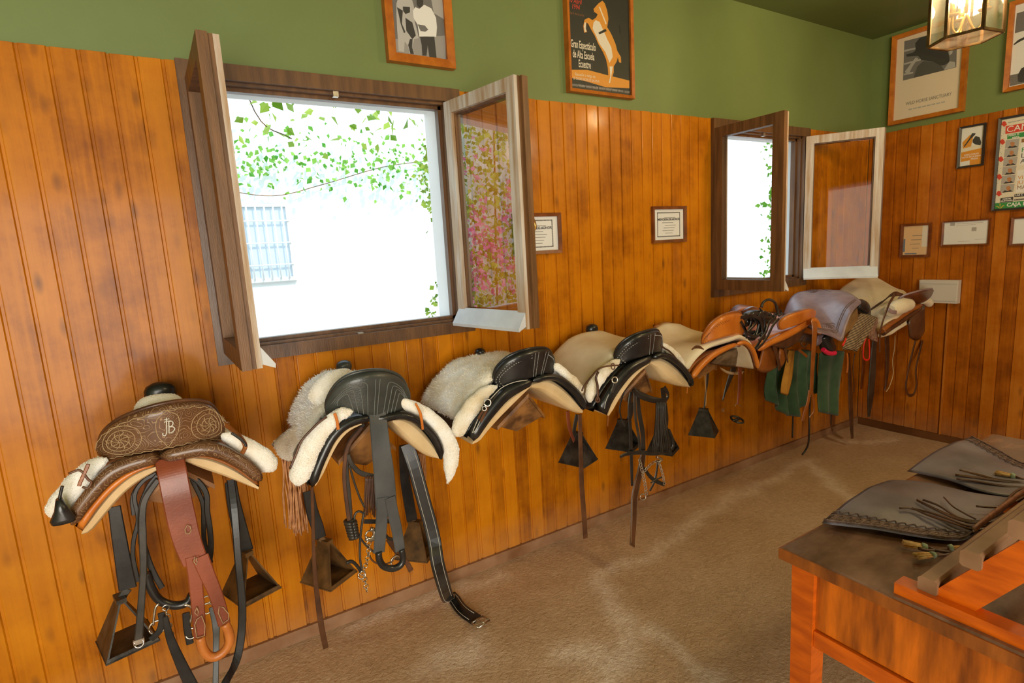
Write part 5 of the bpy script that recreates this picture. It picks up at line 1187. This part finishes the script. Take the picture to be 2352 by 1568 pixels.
mb = MB(); A = tr(Z4, [(690, 410), (720, 375), (770, 350), (820, 362)], .22, 12); B = tr(Z4, [(700, 440), (740, 430), (790, 420), (825, 400)], .22, 12); mb.slab(grid(A, B, 7), .05, (0, -1, 0), .2, .3); mb.build('pommel', M_TAND, t6)
sl = strap('hanging_strap', Z4, [(1205, 480), (1240, 470), (1262, 500), (1262, 600), (1252, 760), (1243, 920), (1238, 1030)], [.5, .55, .57, .57, .56, .55, .55], [40, 60, 66, 58, 52, 48, 48], M_TAND, t6, .006, 3.409); strap('strap_branch', Z4, [(1228, 1010), (1210, 1110), (1185, 1190), (1170, 1248)], .55, [40, 38, 42, 36], M_TAND, sl, .006, 3.409); strap('strap_branch', Z4, [(1240, 1010), (1258, 1090), (1260, 1170), (1225, 1225)], .553, [34, 28, 22, 18], M_TAND, sl, .005, 3.409)
cordtube('long_thong', Z4, [(1230, 1050), (1225, 1200), (1222, 1350), (1215, 1430), (1190, 1485), (1168, 1512)], [.5, .5, .5, .48, .46, .46], .0055, M_BLACK, t6)
cordtube('long_thong', Z4, [(1100, 900), (1102, 1050), (1096, 1200), (1090, 1380)], .2, .005, M_BLACK, t6)
strap('girth_tab', Z4, [(1140, 690), (1170, 715), (1205, 745)], .45, 24, M_TAND, t6, .006, 3.409); cordtube('lacing', Z4, [(1190, 600), (1160, 640), (1180, 670), (1215, 640)], .5, .005, M_DKB, t6)
b6 = thing('bridle', 'black bridle heaped over the seat of the small tan saddle', 'bridle', (2.62, D-.35, 1.0), 'bridles hanging on the racks')
rr = random.Random(21)
for k in range(12):
    x = 705+k*13; strap('rein', Z4, [(x-8, 450+rr.uniform(-20, 20)), (x+20+rr.uniform(-15, 15), 420-k*2), (x+60+rr.uniform(-20, 20), 470+rr.uniform(-30, 30)), (x+40+rr.uniform(-40, 30), 560+rr.uniform(-30, 50)), (x-6+rr.uniform(-30, 20), 570+rr.uniform(-30, 40))], .46+.05*rr.random(), 24, M_BLACK, b6, .006, 3.409)
for l, dd in (([(690, 440), (760, 425), (830, 450), (855, 520), (850, 600), (800, 680)], .52), ([(985, 450), (940, 500), (900, 580), (860, 640), (810, 690)], .53), ([(960, 440), (910, 480), (880, 560), (830, 620)], .53), ([(700, 500), (740, 560), (800, 590), (850, 560)], .52), ([(690, 470), (720, 530), (735, 600)], .52)):
    strap('cheekpiece', Z4, l, dd, 26, M_BLACK, b6, .006, 3.409)
cordtube('noseband', Z4, [(848, 360), (860, 325), (890, 303), (925, 303), (958, 330), (972, 390)], .40, .0075, M_BLACK2, b6); cordtube('noseband', Z4, [(700, 440), (760, 432), (810, 450), (840, 500), (848, 560)], .50, .012, M_BLACK, b6)
mb = MB(); chain_(mb, tr(Z4, [(870, 405), (900, 420), (940, 425), (985, 415)], .46, 18), .012, .003); mb.torus(atd(Z4(990, 405), .46), .016, .004); mb.torus(atd(Z4(850, 385), .46), .016, .004, (.5, -.5, .5)); mb.build('curb_chain', M_IRON, b6)
mb = MB(); q = [atd(Z4(*p), .42) for p in ((690, 480), (760, 440), (840, 440), (930, 460))]; P_ = smooth(q, 16); mb.tube(P_, interp([.04, .055, .055, .03], 16), 12, .7, V((0, 0, 1))); mb.build('folded_reins', M_BLACK, b6)

# ---------------------------------------------------------------- cloths hanging below
def cloth(name, top, bot, dt, db, mat, label, cat, folds=4, amp=.018, th=.006, n=40, m=24, group=None):
    A = tr(Z4, top, dt, n); B = tr(Z4, bot, db, n)
    g = grid(A, B, m)
    for i in range(n):
        for j in range(m): g[i][j] = g[i][j]+V((0, amp*(.25+.75*j/m)*math.sin(i/n*folds*2*PI+1.3*math.sin(j*.15)), 0))
    mb = MB(); mb.slab(g, th, (0, -1, 0), .03, .03); return tag(mb.build(name, mat), label, cat, group)
cloth('hanging_cloth', [(905, 830), (1000, 700), (1100, 700), (1200, 690), (1285, 720)], [(880, 1080), (950, 1120), (990, 1170), (1060, 1212), (1150, 1200), (1180, 1130), (1285, 1010)], .30, .28, M_GRCLOTH, 'dark green cloth hanging beneath the small tan saddle, behind the yellow scarf', 'cloth', 5, .025)
cloth('hanging_cloth', [(1300, 720), (1390, 700), (1500, 700)], [(1292, 1178), (1366, 1195), (1440, 1208)], .34, .34, M_GRCLOTH, 'straight dark green cloth hanging under the purple-grey leather', 'cloth', 2, .012)
cloth('scarf', [(1065, 690), (1090, 690), (1112, 690)], [(998, 1025), (1030, 1045), (1068, 1052)], .36, .35, M_YEL, 'mustard yellow scarf with frayed end hanging over green cloth', 'scarf', 1.5, .01, n=16)

# ---------------------------------------------------------------- 7: rack draped with purple-grey leather
rack(3.27, 'wooden saddle rack hidden under the purple-grey leather', .46, .12, .14, 1.02)
A = tr(Z4, [(1015, 420), (1060, 310), (1100, 262), (1150, 238), (1240, 226), (1330, 226), (1400, 240)], [.16, .13, .12, .12, .12, .12, .12], 30)
Bq = tr(Z4, [(1290, 560), (1330, 470), (1380, 400), (1440, 340), (1500, 318), (1580, 305), (1660, 345)], [.56, .56, .56, .56, .55, .54, .52], 30)
Bl = tr(Z4, [(1290, 560), (1350, 575), (1420, 600), (1482, 624), (1510, 520), (1560, 400), (1640, 318)], [.56, .57, .58, .58, .57, .57, .55], 30)
g = []
for i in range(30):
    a, b = A[i], Bl[i]; row = []
    for j in range(24):
        u = j/23; p = a.lerp(b, u); p.z += .05*math.sin(PI*u)*(i/29)**.5*(1-.4*i/29); row.append(p)
    g.append(row)
ch7 = thing('leather_chaps', 'purple-grey tooled leather riding chaps draped over a rack near the corner', 'chaps', (3.2, D-.35, .9))
mb = MB(); mb.slab(g, .010, (-.3, -.4, .9), .03, .03); lp = mb.build('leg_panel', M_PURP, ch7)
def on(u, v, o=.006):
    i = min(int(u*28), 28); j = min(int(v*22), 22); p = g[i][j].lerp(g[i+1][j], u*28-i if u < 1 else 1).lerp(g[i][j+1].lerp(g[i+1][j+1], u*28-i if u < 1 else 1), v*22-j if v < 1 else 1)
    nn = (g[i+1][j]-g[i][j]).cross(g[i][j+1]-g[i][j]).normalized()
    if nn.dot(V((-.3, -.4, .9))) < 0: nn = -nn
    return p+nn*o
mb = MB()
for (cu, cv, ru) in ((.62, .10, .05), (.92, .10, .05)):
    for k in range(1, 4): mb.tube([on(min(max(cu+ru*k/3*math.cos(a)*1.5, .01), .99), min(max(cv+ru*k/3*math.sin(a)*1.6, .01), .99)) for a in [2*PI*q/24 for q in range(25)]], .0016, 4)
mb.tube([on(.02+.94*k/30, .93) for k in range(31)], .002, 4); mb.tube([on(.02+.94*k/30, .90) for k in range(31)], .0015, 4)
for k in range(1, 5): mb.tube([on(.33+.022*k*math.cos(a)*1.6, min(.99, .86+.035*k*math.sin(a)*.6)) for a in [PI+PI*q/16 for q in range(17)]], .0015, 4)
mb.tube([on(.78, .12+.3*k/12) for k in range(13)], .0018, 4)
mb.build('tooling', M_PURPD, lp)
A = tr(Z4, [(1500, 520), (1530, 440), (1570, 390), (1600, 360)], .50, 10); B = tr(Z4, [(1490, 600), (1530, 560), (1590, 540), (1610, 450)], .50, 10); mb = MB(); mb.slab(grid(A, B, 6), .01, (0, -1, 0)); mb.build('inner_face', blotch('brown_suede', (.20, .10, .03), (.30, .16, .05), 12, .9, .2, 200), ch7)
mb = MB(); P_ = tr(Z4, [(1590, 335), (1630, 355), (1665, 395), (1675, 420)], .46, 12); mb.tube(P_, interp([.03, .045, .045, .025], 12), 10, .8, V((0, -1, 0))); mb.build('rolled_edge', M_BLACK, ch7)
t = thing('riding_boot', 'black leather boot with bright pink-red toe edge under the draped leather', 'boot', (3.1, D-.45, .85))
P_ = tr(Z4, [(1330, 575), (1350, 620), (1365, 665), (1378, 690)], .50, 14); mb = MB(); mb.tube(P_, interp([.03, .042, .046, .046], 14), 14, .8, V((0, -1, 0))); mb.build('boot_shaft', M_BLACK, t)
mb = MB(); P_ = tr(Z4, [(1332, 690), (1360, 712), (1400, 722), (1425, 715)], .535, 12); mb.tube(P_, .013, 8); mb.build('coloured_edge', plain('pink_red_rubber', (.75, .015, .08), .4), t)
A = tr(Z4, [(1285, 575), (1330, 565), (1350, 570)], .50, 8); B = tr(Z4, [(1275, 660), (1300, 660), (1325, 625)], .50, 8); mb = MB(); mb.slab(grid(A, B, 6), .012, (0, -1, 0)); mb.build('pull_tab', M_PURP, t)
cloth('striped_cloth', [(1625, 405), (1690, 415), (1755, 440)], [(1478, 690), (1540, 695), (1600, 708)], .50, .52, M_STRIPE, 'brown and cream striped cloth draped beside the purple-grey leather', 'cloth', 1.5, .008, .01)
cloth('striped_cloth', [(1700, 430), (1730, 430), (1757, 440)], [(1690, 600), (1720, 620), (1752, 635)], .47, .45, blotch('red_striped_cloth', (.22, .05, .035), (.50, .34, .22), 60, .9, .1, 200, (1, 1, 4)), 'narrow reddish striped cloth hanging behind the brown striped cloth', 'cloth', 1, .006, .01)
mb = MB(); mb.ribbon(tr(Z4, [(1668, 600), (1652, 650), (1645, 720), (1655, 765), (1690, 765), (1695, 700), (1690, 610)], .49, 30), .012, .004); tag(mb.build('looped_tape', M_REDTAG), 'bright red tape loop hanging right of the striped cloth', 'tape')
mb = MB(); mb.ribbon(tr(Z4, [(1512, 600), (1500, 630), (1484, 660)], .54, 12), [.010+.0007*k for k in range(12)], .004); tag(mb.build('looped_tape', M_REDTAG), 'short red tape poking out left of the striped cloth', 'tape')

# ---------------------------------------------------------------- 8: cream saddle in the corner
rack(3.86, 'wooden saddle rack under the corner saddle', .46, .10, .12, .98)
t8 = thing('saddle', 'cream fleece saddle with dark upswept cantle in the corner, last of the row', 'saddle', (3.85, D-.35, .95), 'saddles on wall racks')
A = tr(Z4, [(1440, 240), (1490, 195), (1560, 150), (1620, 120), (1690, 110), (1760, 150), (1840, 215), (1900, 250)], [.1, .1, .1, .1, .12, .2, .28, .34], 30)
B = tr(Z4, [(1640, 470), (1700, 500), (1775, 560), (1800, 545), (1850, 500), (1920, 440), (1990, 380), (2030, 340)], [.3, .4, .5, .52, .53, .54, .54, .54], 30)
g = grid(A, B, 20)
for i in range(30):
    for j in range(20): g[i][j] = g[i][j]+V((0, -.02*math.sin(PI*j/19), .035*math.sin(PI*j/19)))
mb = MB(); mb.slab(g, .03, (-.3, -.5, .8), .06, .08, .1, 15); mb.build('seat_cover', M_CLOTH, t8)
g8 = cantle_plate(Z4, [(1900, 325), (1950, 272), (2040, 242), (2120, 222), (2180, 214), (2186, 228)], [(1915, 335), (1990, 332), (2060, 330), (2110, 318), (2150, 285), (2180, 240)], .50, .06, .04, .03); mb = MB(); mb.slab(g8, .03, (0, -1, 0), .1, .2); mb.build('cantle', blotch('dark_red_leather', (.06, .016, .008), (.15, .045, .02), 8, .35, .1, 200, coat=.2), t8)
mb = MB(); mb.tube([q[0] for q in g8], .006, 6); mb.build('rim_piping', M_PURP, t8)
P_ = tr(Z4, [(1855, 385), (1900, 365), (1960, 345), (2010, 338)], .535, 16); mb = MB(); mb.tube(P_, interp([.035, .05, .048, .036], 16), 14, .9, V((0, -1, 0))); mb.build('fleece_edge', M_CLOTH, t8)
strap('strap', Z4, [(1955, 262), (1880, 258), (1790, 320), (1690, 388)], [.52, .52, .46, .4], [20, 40, 30, 22], M_DKB, t8, .006, 3.409); strap('strap', Z4, [(1890, 262), (1850, 330), (1815, 420), (1790, 500), (1776, 600), (1776, 710)], [.55, .56, .56, .56, .55, .55], [30, 26, 24, 22, 20, 16], M_DKB, t8, .005, 3.409)
strap('strap', Z4, [(1845, 375), (1870, 395), (1905, 400)], .575, 30, M_PURP, t8, .005, 3.409)
for k, (l, mt, dd) in enumerate((([(1790, 545), (1850, 495), (1930, 440), (2010, 385), (2090, 345)], M_TAND, .53), ([(1800, 565), (1860, 520), (1940, 470), (2020, 410), (2085, 370)], M_DKB, .51), ([(1780, 578), (1850, 558), (1900, 525), (1960, 490), (2040, 440)], M_CLOTH, .48))):
    P_ = tr(Z4, l, dd, 18); mb = MB(); mb.tube(P_, .016, 8, 1.0, V((0, -1, 0))); mb.build('layered_edge', mt, t8)
A = tr(Z4, [(1990, 470), (2040, 400), (2090, 350), (2128, 345)], .5, 10); B = tr(Z4, [(2010, 600), (2050, 620), (2090, 610), (2120, 560)], .5, 10); mb = MB(); mb.slab(grid(A, B, 8), .03, (0, -1, 0), .2); mb.build('far_flap', M_DKB, t8)
P_ = tr(Z4, [(2110, 300), (2140, 310), (2165, 330)], .48, 10); mb = MB(); mb.tube(P_, .028, 10, .9, V((0, -1, 0))); mb.build('fleece_edge', M_CLOTH, t8)
strap('stirrup_leather', Z4, [(2060, 600), (2020, 760), (1990, 900), (1980, 990), (2000, 1045), (2040, 1040), (2062, 970), (2058, 850), (2085, 720), (2110, 620)], .42, 24, M_DKB, t8, .006, 3.409)
strap('hanging_strap', Z4, [(1740, 560), (1725, 720), (1715, 900), (1700, 1080), (1690, 1215)], .34, [60, 80, 96, 92, 30], M_BLACK2, t8, .01, 3.409, label='broad dark strap'); strap('hanging_strap', Z4, [(1530, 720), (1540, 880), (1545, 1040), (1550, 1200), (1560, 1385)], .25, [26, 38, 60, 52, 30], M_DKB, t8, .008, 3.409); strap('hanging_strap', Z4, [(1830, 560), (1835, 760), (1830, 900), (1815, 1010)], .3, [60, 60, 50, 16], M_DKB, t8, .008, 3.409)
cordtube('cord', Z4, [(1895, 580), (1890, 680), (1875, 780), (1880, 880), (1850, 980), (1825, 1020)], .3, .003, M_PAD, t8); strap('hanging_strap', Z4, [(1640, 700), (1650, 800), (1640, 900), (1630, 1000)], .25, [30, 44, 40, 20], M_TAND, t8, .008, 3.409)
cordtube('cord', Z4, [(1580, 720), (1565, 840), (1575, 980), (1570, 1030)], .3, .003, M_DKB, t8); strap('hanging_strap', Z4, [(1520, 715), (1525, 790), (1520, 870)], .3, 20, M_TAN, t8, .005, 3.409); strap('hanging_strap', Z4, [(1395, 1180), (1392, 1260), (1405, 1330)], .1, [26, 22, 14], M_DKB, t8, .005, 3.409)
sb = mb = MB(); q = tr(Z4, [(0, 500), (60, 480), (110, 474), (150, 476)], [.1, .1, .1, .1], 10); q2 = tr(Z4, [(0, 540), (60, 518), (110, 500), (150, 484)], [.1, .1, .1, .1], 10); mb.slab(grid(q, q2, 5), .03, (0, -1, 0), .2, .3); tag(mb.build('leather_flap', M_TAND), 'brown leather flap lying against the wall behind the fourth saddle', 'leather flap')

# ================================================================ desk and what lies on it
DT = .75
dk = thing('desk', 'orange wooden desk with worn dark top in the right foreground', 'desk', (1.83, .38, 0))
dx0, dx1, dy0, dy1 = 1.188, 2.462, .02, .748
mb = MB()
mb.loft([[V((x, y, z)) for x, y in ((dx0+e, dy0+e), (dx1-e, dy0+e), (dx1-e, dy1-e), (dx0+e, dy1-e))] for e, z in ((.004, DT-.03), (0, DT-.026), (0, DT-.004), (.004, DT))], smooth=False); mb.build('desk_top', M_DESKT, dk)
mb = MB()
for a, b in (((dx0-.004, dy0-.004), (dx1+.004, dy0)), ((dx0-.004, dy1), (dx1+.004, dy1+.004)), ((dx0-.004, dy0), (dx0, dy1)), ((dx1, dy0), (dx1+.004, dy1))): mb.bb(a[0], b[0], a[1], b[1], DT-.032, DT-.004)
mb.build('edge_band', blotch('desk_edge_wood', (.16, .045, .008), (.36, .10, .012), 5, .35, .1, 40, (4, 4, 1), coat=.3), dk)
lx = (dx0+.014, dx1-.014-.055); ly = (dy0+.03, dy1-.02-.055)
for x in lx:
    for y in ly:
        mb = MB(); mb.loft([[V((x+e, y+e, z)), V((x+.055-e, y+e, z)), V((x+.055-e, y+.055-e, z)), V((x+e, y+.055-e, z))] for e, z in ((.006, 0), (.002, .3), (0, DT-.03))], smooth=False); mb.build('leg', M_DESK, dk)
for x in (dx0+.028, dx1-.05):
    mb = MB(); mb.bb(x, x+.018, dy0+.085, dy1-.075, .56, DT-.03); mb.build('end_panel', M_DESKP, dk)
    mb = MB(); mb.bb(x-.008, x+.026, dy0+.085, dy1-.075, .515, .557); mb.build('rail', M_DESK, dk)
for y in (dy1-.045, dy0+.05):
    mb = MB(); mb.bb(lx[0]+.055, lx[1], y, y+.018, .56, DT-.03); mb.build('side_panel', M_DESKP, dk); mb = MB(); mb.bb(lx[0]+.055, lx[1], y-.006, y+.024, .515, .557); mb.build('rail', M_DESK, dk)
# slatted wooden stand
rk = thing('slatted_stand', 'orange slatted wooden stand lying on the desk at the right', 'wooden stand', (1.5, .33, DT))
for x in (1.222, 1.80):
    mb = MB(); mb.bb(x-.02, x+.02, .05, .505, DT, DT+.024); mb.build('base_rail', M_DESK, rk)
    e0, e1 = V((x+.012, .435, DT+.02)), V((x+.012, .225, DT+.32)); dv = (e1-e0).normalized(); up_ = V((0, dv.z, -dv.y))
    mb = MB(); mb.prism([e0-V((.012, -.015, 0)), e0+V((-.012, -.058, 0)), e1+V((-.012, -.058, 0)), e1-V((.012, -.0, 0))], V((.024, 0, 0))); mb.build('sloping_side', M_DESK, rk)
for k in range(4):
    y, z = .452-.066*k, DT+.038+.088*k
    mb = MB(); c_ = [(-.017, -.012), (-.012, -.017), (.012, -.017), (.017, -.012), (.017, .012), (.012, .017), (-.012, .017), (-.017, .012)]
    mb.loft([[V((x, y+a, z+b)) for a, b in c_] for x in (1.215, 1.86)], smooth=False); mb.build('slat', blotch('worn_slat_wood', (.16, .075, .032), (.36, .20, .11), 5, .4, .1, 40), rk)
# leather chaps laid over the desk
cp = thing('leather_chaps', 'slate grey tooled leather chaps with tie thongs laid across the desk', 'chaps', (1.85, .62, DT))
def panel(name, A, B, n, m, hump, curl):
    A, B = smooth([V((x, y, z)) for x, y, z in A], n), smooth([V((x, y, z)) for x, y, z in B], n)
    g = grid(A, B, m)
    for i in range(n):
        for j in range(m):
            u, v = i/(n-1), j/(m-1)
            g[i][j].z += hump*math.sin(PI*v)*(1-u)**1.5+.003*noise.noise(g[i][j]*12)+.002
    mb = MB(); mb.slab(g, .006, (0, 0, 1), .03, .03); return mb.build(name, M_CHAP, cp), g
z = DT+.013
p1, g1 = panel('leg_panel', [(1.352, .742, z-.004), (1.40, .655, z), (1.45, .572, z), (1.50, .505, z), (1.52, .484, z+.02)], [(1.775, .772, z-.012), (1.80, .70, z), (1.825, .58, z), (1.875, .505, z+.004), (1.955, .484, z+.03)], 30, 26, .02, 0)
p2, g2 = panel('leg_panel', [(1.875, .772, z-.012), (1.862, .66, z), (1.84, .54, z+.004), (1.90, .44, z+.02)], [(2.32, .758, z), (2.225, .655, z), (2.15, .56, z), (2.08, .40, z+.02)], 30, 26, .022, 0)
def onp(g, u, v, o=.0045):
    I, J = len(g), len(g[0]); i = min(int(u*(I-1)), I-2); j = min(int(v*(J-1)), J-2); a = u*(I-1)-i; b = v*(J-1)-j
    return g[i][j].lerp(g[i+1][j], a).lerp(g[i][j+1].lerp(g[i+1][j+1], a), b)+V((0, 0, o))
for (g, pp, v0, v1) in ((g1, p1, .01, .13), (g2, p2, .86, .99)):
    mb = MB(); mb.slab([[onp(g, i/29, v0+(v1-v0)*j/5, .003) for j in range(6)] for i in range(30)], .003, (0, 0, 1), .02, .1); tb = mb.build('tooled_border', M_PURPD, pp)
    mb = MB(); vi = v1 if v0 < .5 else v0
    for k in range(16):
        u0 = (k+.1)/16; mb.tube([onp(g, u0+.055*q/8, vi+(.03 if v0 < .5 else -.03)*math.sin(PI*q/8), .005) for q in range(9)], .0014, 4); mb.tube(smooth([onp(g, u0+.02+.018*math.cos(a), (v0+v1)/2+.03*math.sin(a), .0055) for a in [2*PI*q/8 for q in range(9)]], 14), .0012, 4)
    ve = v0+.015 if v0 < .5 else v1-.015
    mb.tube([onp(g, k/40, ve, .006) for k in range(41)], .0028, 5); mb.build('braided_edge', M_PURPD, tb)
# upturned tooled waist edge against the stand
A = [onp(g1, 1, v, -.002) for v in (.0, .2, .4, .6, .8, 1)]; A = smooth(A, 24); Bq = [q+V((.012, .004, .017)) for q in A]
mb = MB(); mb.slab(grid(A, Bq, 6), .007, (0, 1, .5), .03, .1); mb.build('turned_edge', blotch('brown_tooled_edge', (.10, .03, .012), (.22, .08, .03), 60, .5, .5, 160), cp)
def T6(x, y): return (2000+x/4.48, 1000+y/4.48)
def bundle(name, lines, r, zz, mat=M_DKB):
    mb = MB(); ra = random.Random(len(lines))
    for l, cnt in lines:
        for k in range(cnt):
            o = ra.uniform(-1, 1)*(cnt*2.6)
            pts = [atz(T6(x+ra.uniform(-6, 6), y+o*(.4+.6*q/(len(l)-1))+ra.uniform(-4, 4)), zz+.002*ra.random()) for q, (x, y) in enumerate(l)]
            mb.tube(smooth(pts, 20), r, 5)
    return mb.build(name, mat, cp)
bundle('tie_thongs', [([(480, 665), (640, 740), (850, 840), (1050, 895), (1200, 890), (1330, 840), (1577, 700)], 4), ([(540, 660), (700, 720), (900, 840), (1080, 880), (1250, 870), (1500, 770)], 3), ([(300, 745), (430, 750), (600, 820), (850, 900), (1050, 965), (1200, 950)], 4), ([(420, 745), (600, 790), (800, 860), (1000, 930), (1180, 930)], 2), ([(755, 635), (840, 720), (960, 800), (1080, 860)], 1)], .0022, .785)
bundle('tie_thongs', [([(870, 400), (1000, 420), (1250, 455), (1577, 500)], 3), ([(910, 355), (1100, 400), (1300, 450), (1577, 485)], 3), ([(885, 440), (1100, 470), (1350, 515), (1577, 535)], 3)], .0022, .775)
bundle('tie_thongs', [([(1085, 725), (1200, 730), (1350, 725), (1450, 690), (1577, 620)], 4), ([(1400, 680), (1440, 620), (1500, 570), (1577, 535)], 2)], .0024, .79)
def tassel(a, b, w, zz, label):
    A, B = atz(T6(*a), zz), atz(T6(*b), zz); t = thing('straw_tassel', label, 'tassel', (A.x, A.y, DT), 'straw tassels on the desk'); ra = random.Random(int(a[0])); dv = (B-A); sd = V((-dv.y, dv.x, 0)).normalized(); mb = MB()
    for k in range(34):
        o = ra.uniform(-1, 1); h_ = ra.uniform(-.5, 1)*w*.5
        mb.tube([A+dv*ra.uniform(-.04, .06)+sd*(o*w)+V((0, 0, h_)), A+dv*.6+sd*(o*w*.75)+V((0, 0, h_*.8)), B+sd*(o*w*.4)+V((0, 0, h_*.5))], .0016, 4)
    mb.build('straw_brush', blotch('straw_fibre', (.50, .22, .05), (.74, .50, .24), 60, .8, .2, 200), t)
    mb = MB(); mb.tube([A+dv*.78, A+dv*.95, B], [w*.85, w*.7, w*.6], 10); mb.build('binding', blotch('pale_green_binding', (.22, .30, .22), (.40, .48, .36), 60, .7, .2, 200), t)
    mb = MB(); mb.tube(smooth([B, B+dv*.5+V((0, 0, -.004)), B+dv*1.3+sd*.006+V((0, 0, -.004)), B+dv*2+sd*.004], 10), .004, 6); mb.build('cord', M_DKB, t)
tassel((332, 1110), (585, 1150), .011, DT+.014, 'straw tassel pointing left on the desk top, beside the chaps edge'); tassel((465, 1245), (665, 1225), .010, DT+.013, 'straw tassel nearest the desk front, left of the slatted stand'); tassel((1285, 385), (1490, 425), .012, DT+.03, 'pale straw tassel lying on the far leather panel'); tassel((960, 1165), (800, 1160), .012, DT+.014, 'straw tassel tucked against the slatted stand by the near panel')
# ---------------------------------------------------------------- light
w = bpy.data.worlds.new('sky'); scene.world = w; w.use_nodes = True
bg = w.node_tree.nodes['Background']; bg.inputs[0].default_value = (.66, .83, 1.0, 1); bg.inputs[1].default_value = WORLD
def lamp(name, typ, loc, energy, col, **kw):
    l = bpy.data.lights.new(name, typ); l.energy = energy; l.color = col
    for k, v in kw.items(): setattr(l, k, v)
    o = bpy.data.objects.new(name, l); COL.objects.link(o); o.location = loc; return o
s = lamp('sun', 'SUN', (1, -3, 8), SUN, (1, .95, .86), angle=.02)
s.rotation_euler = V((-.35, .62, -.72)).to_track_quat('-Z', 'Y').to_euler()
d = lamp('doorway_daylight', 'AREA', ((DX0+DX1)/2, RY0-.15, DZ/2), DOOR, (1, .88, .70), shape='RECTANGLE', size=DX1-DX0-.1, size_y=DZ-.1)
d.rotation_euler = V((0, 1, 0)).to_track_quat('-Z', 'Z').to_euler()
lamp('lantern_light', 'POINT', LANTERN, LANT, (1, .72, .38), shadow_soft_size=.05)
for q, e in (((1.2, -.8, 2.5), LANT2), ((3.0, -.2, 2.45), LANT2*1.9)):  # unseen lamps: first added for falloff to the left, other inferred from panel highlights
    lamp('unseen_lantern_light', 'POINT', q, e, (1, .74, .42), shadow_soft_size=.12)
vs = scene.view_settings
vs.view_transform = 'Standard'; vs.look = 'None'; vs.gamma = 1; vs.exposure = EXPO; vs.use_curve_mapping = False
scene.display_settings.display_device = 'sRGB'
cy = scene.cycles
cy.use_denoising = True; cy.max_bounces = 8; cy.transparent_max_bounces = 12; cy.sample_clamp_indirect = 4; cy.caustics_reflective = False; cy.caustics_refractive = False
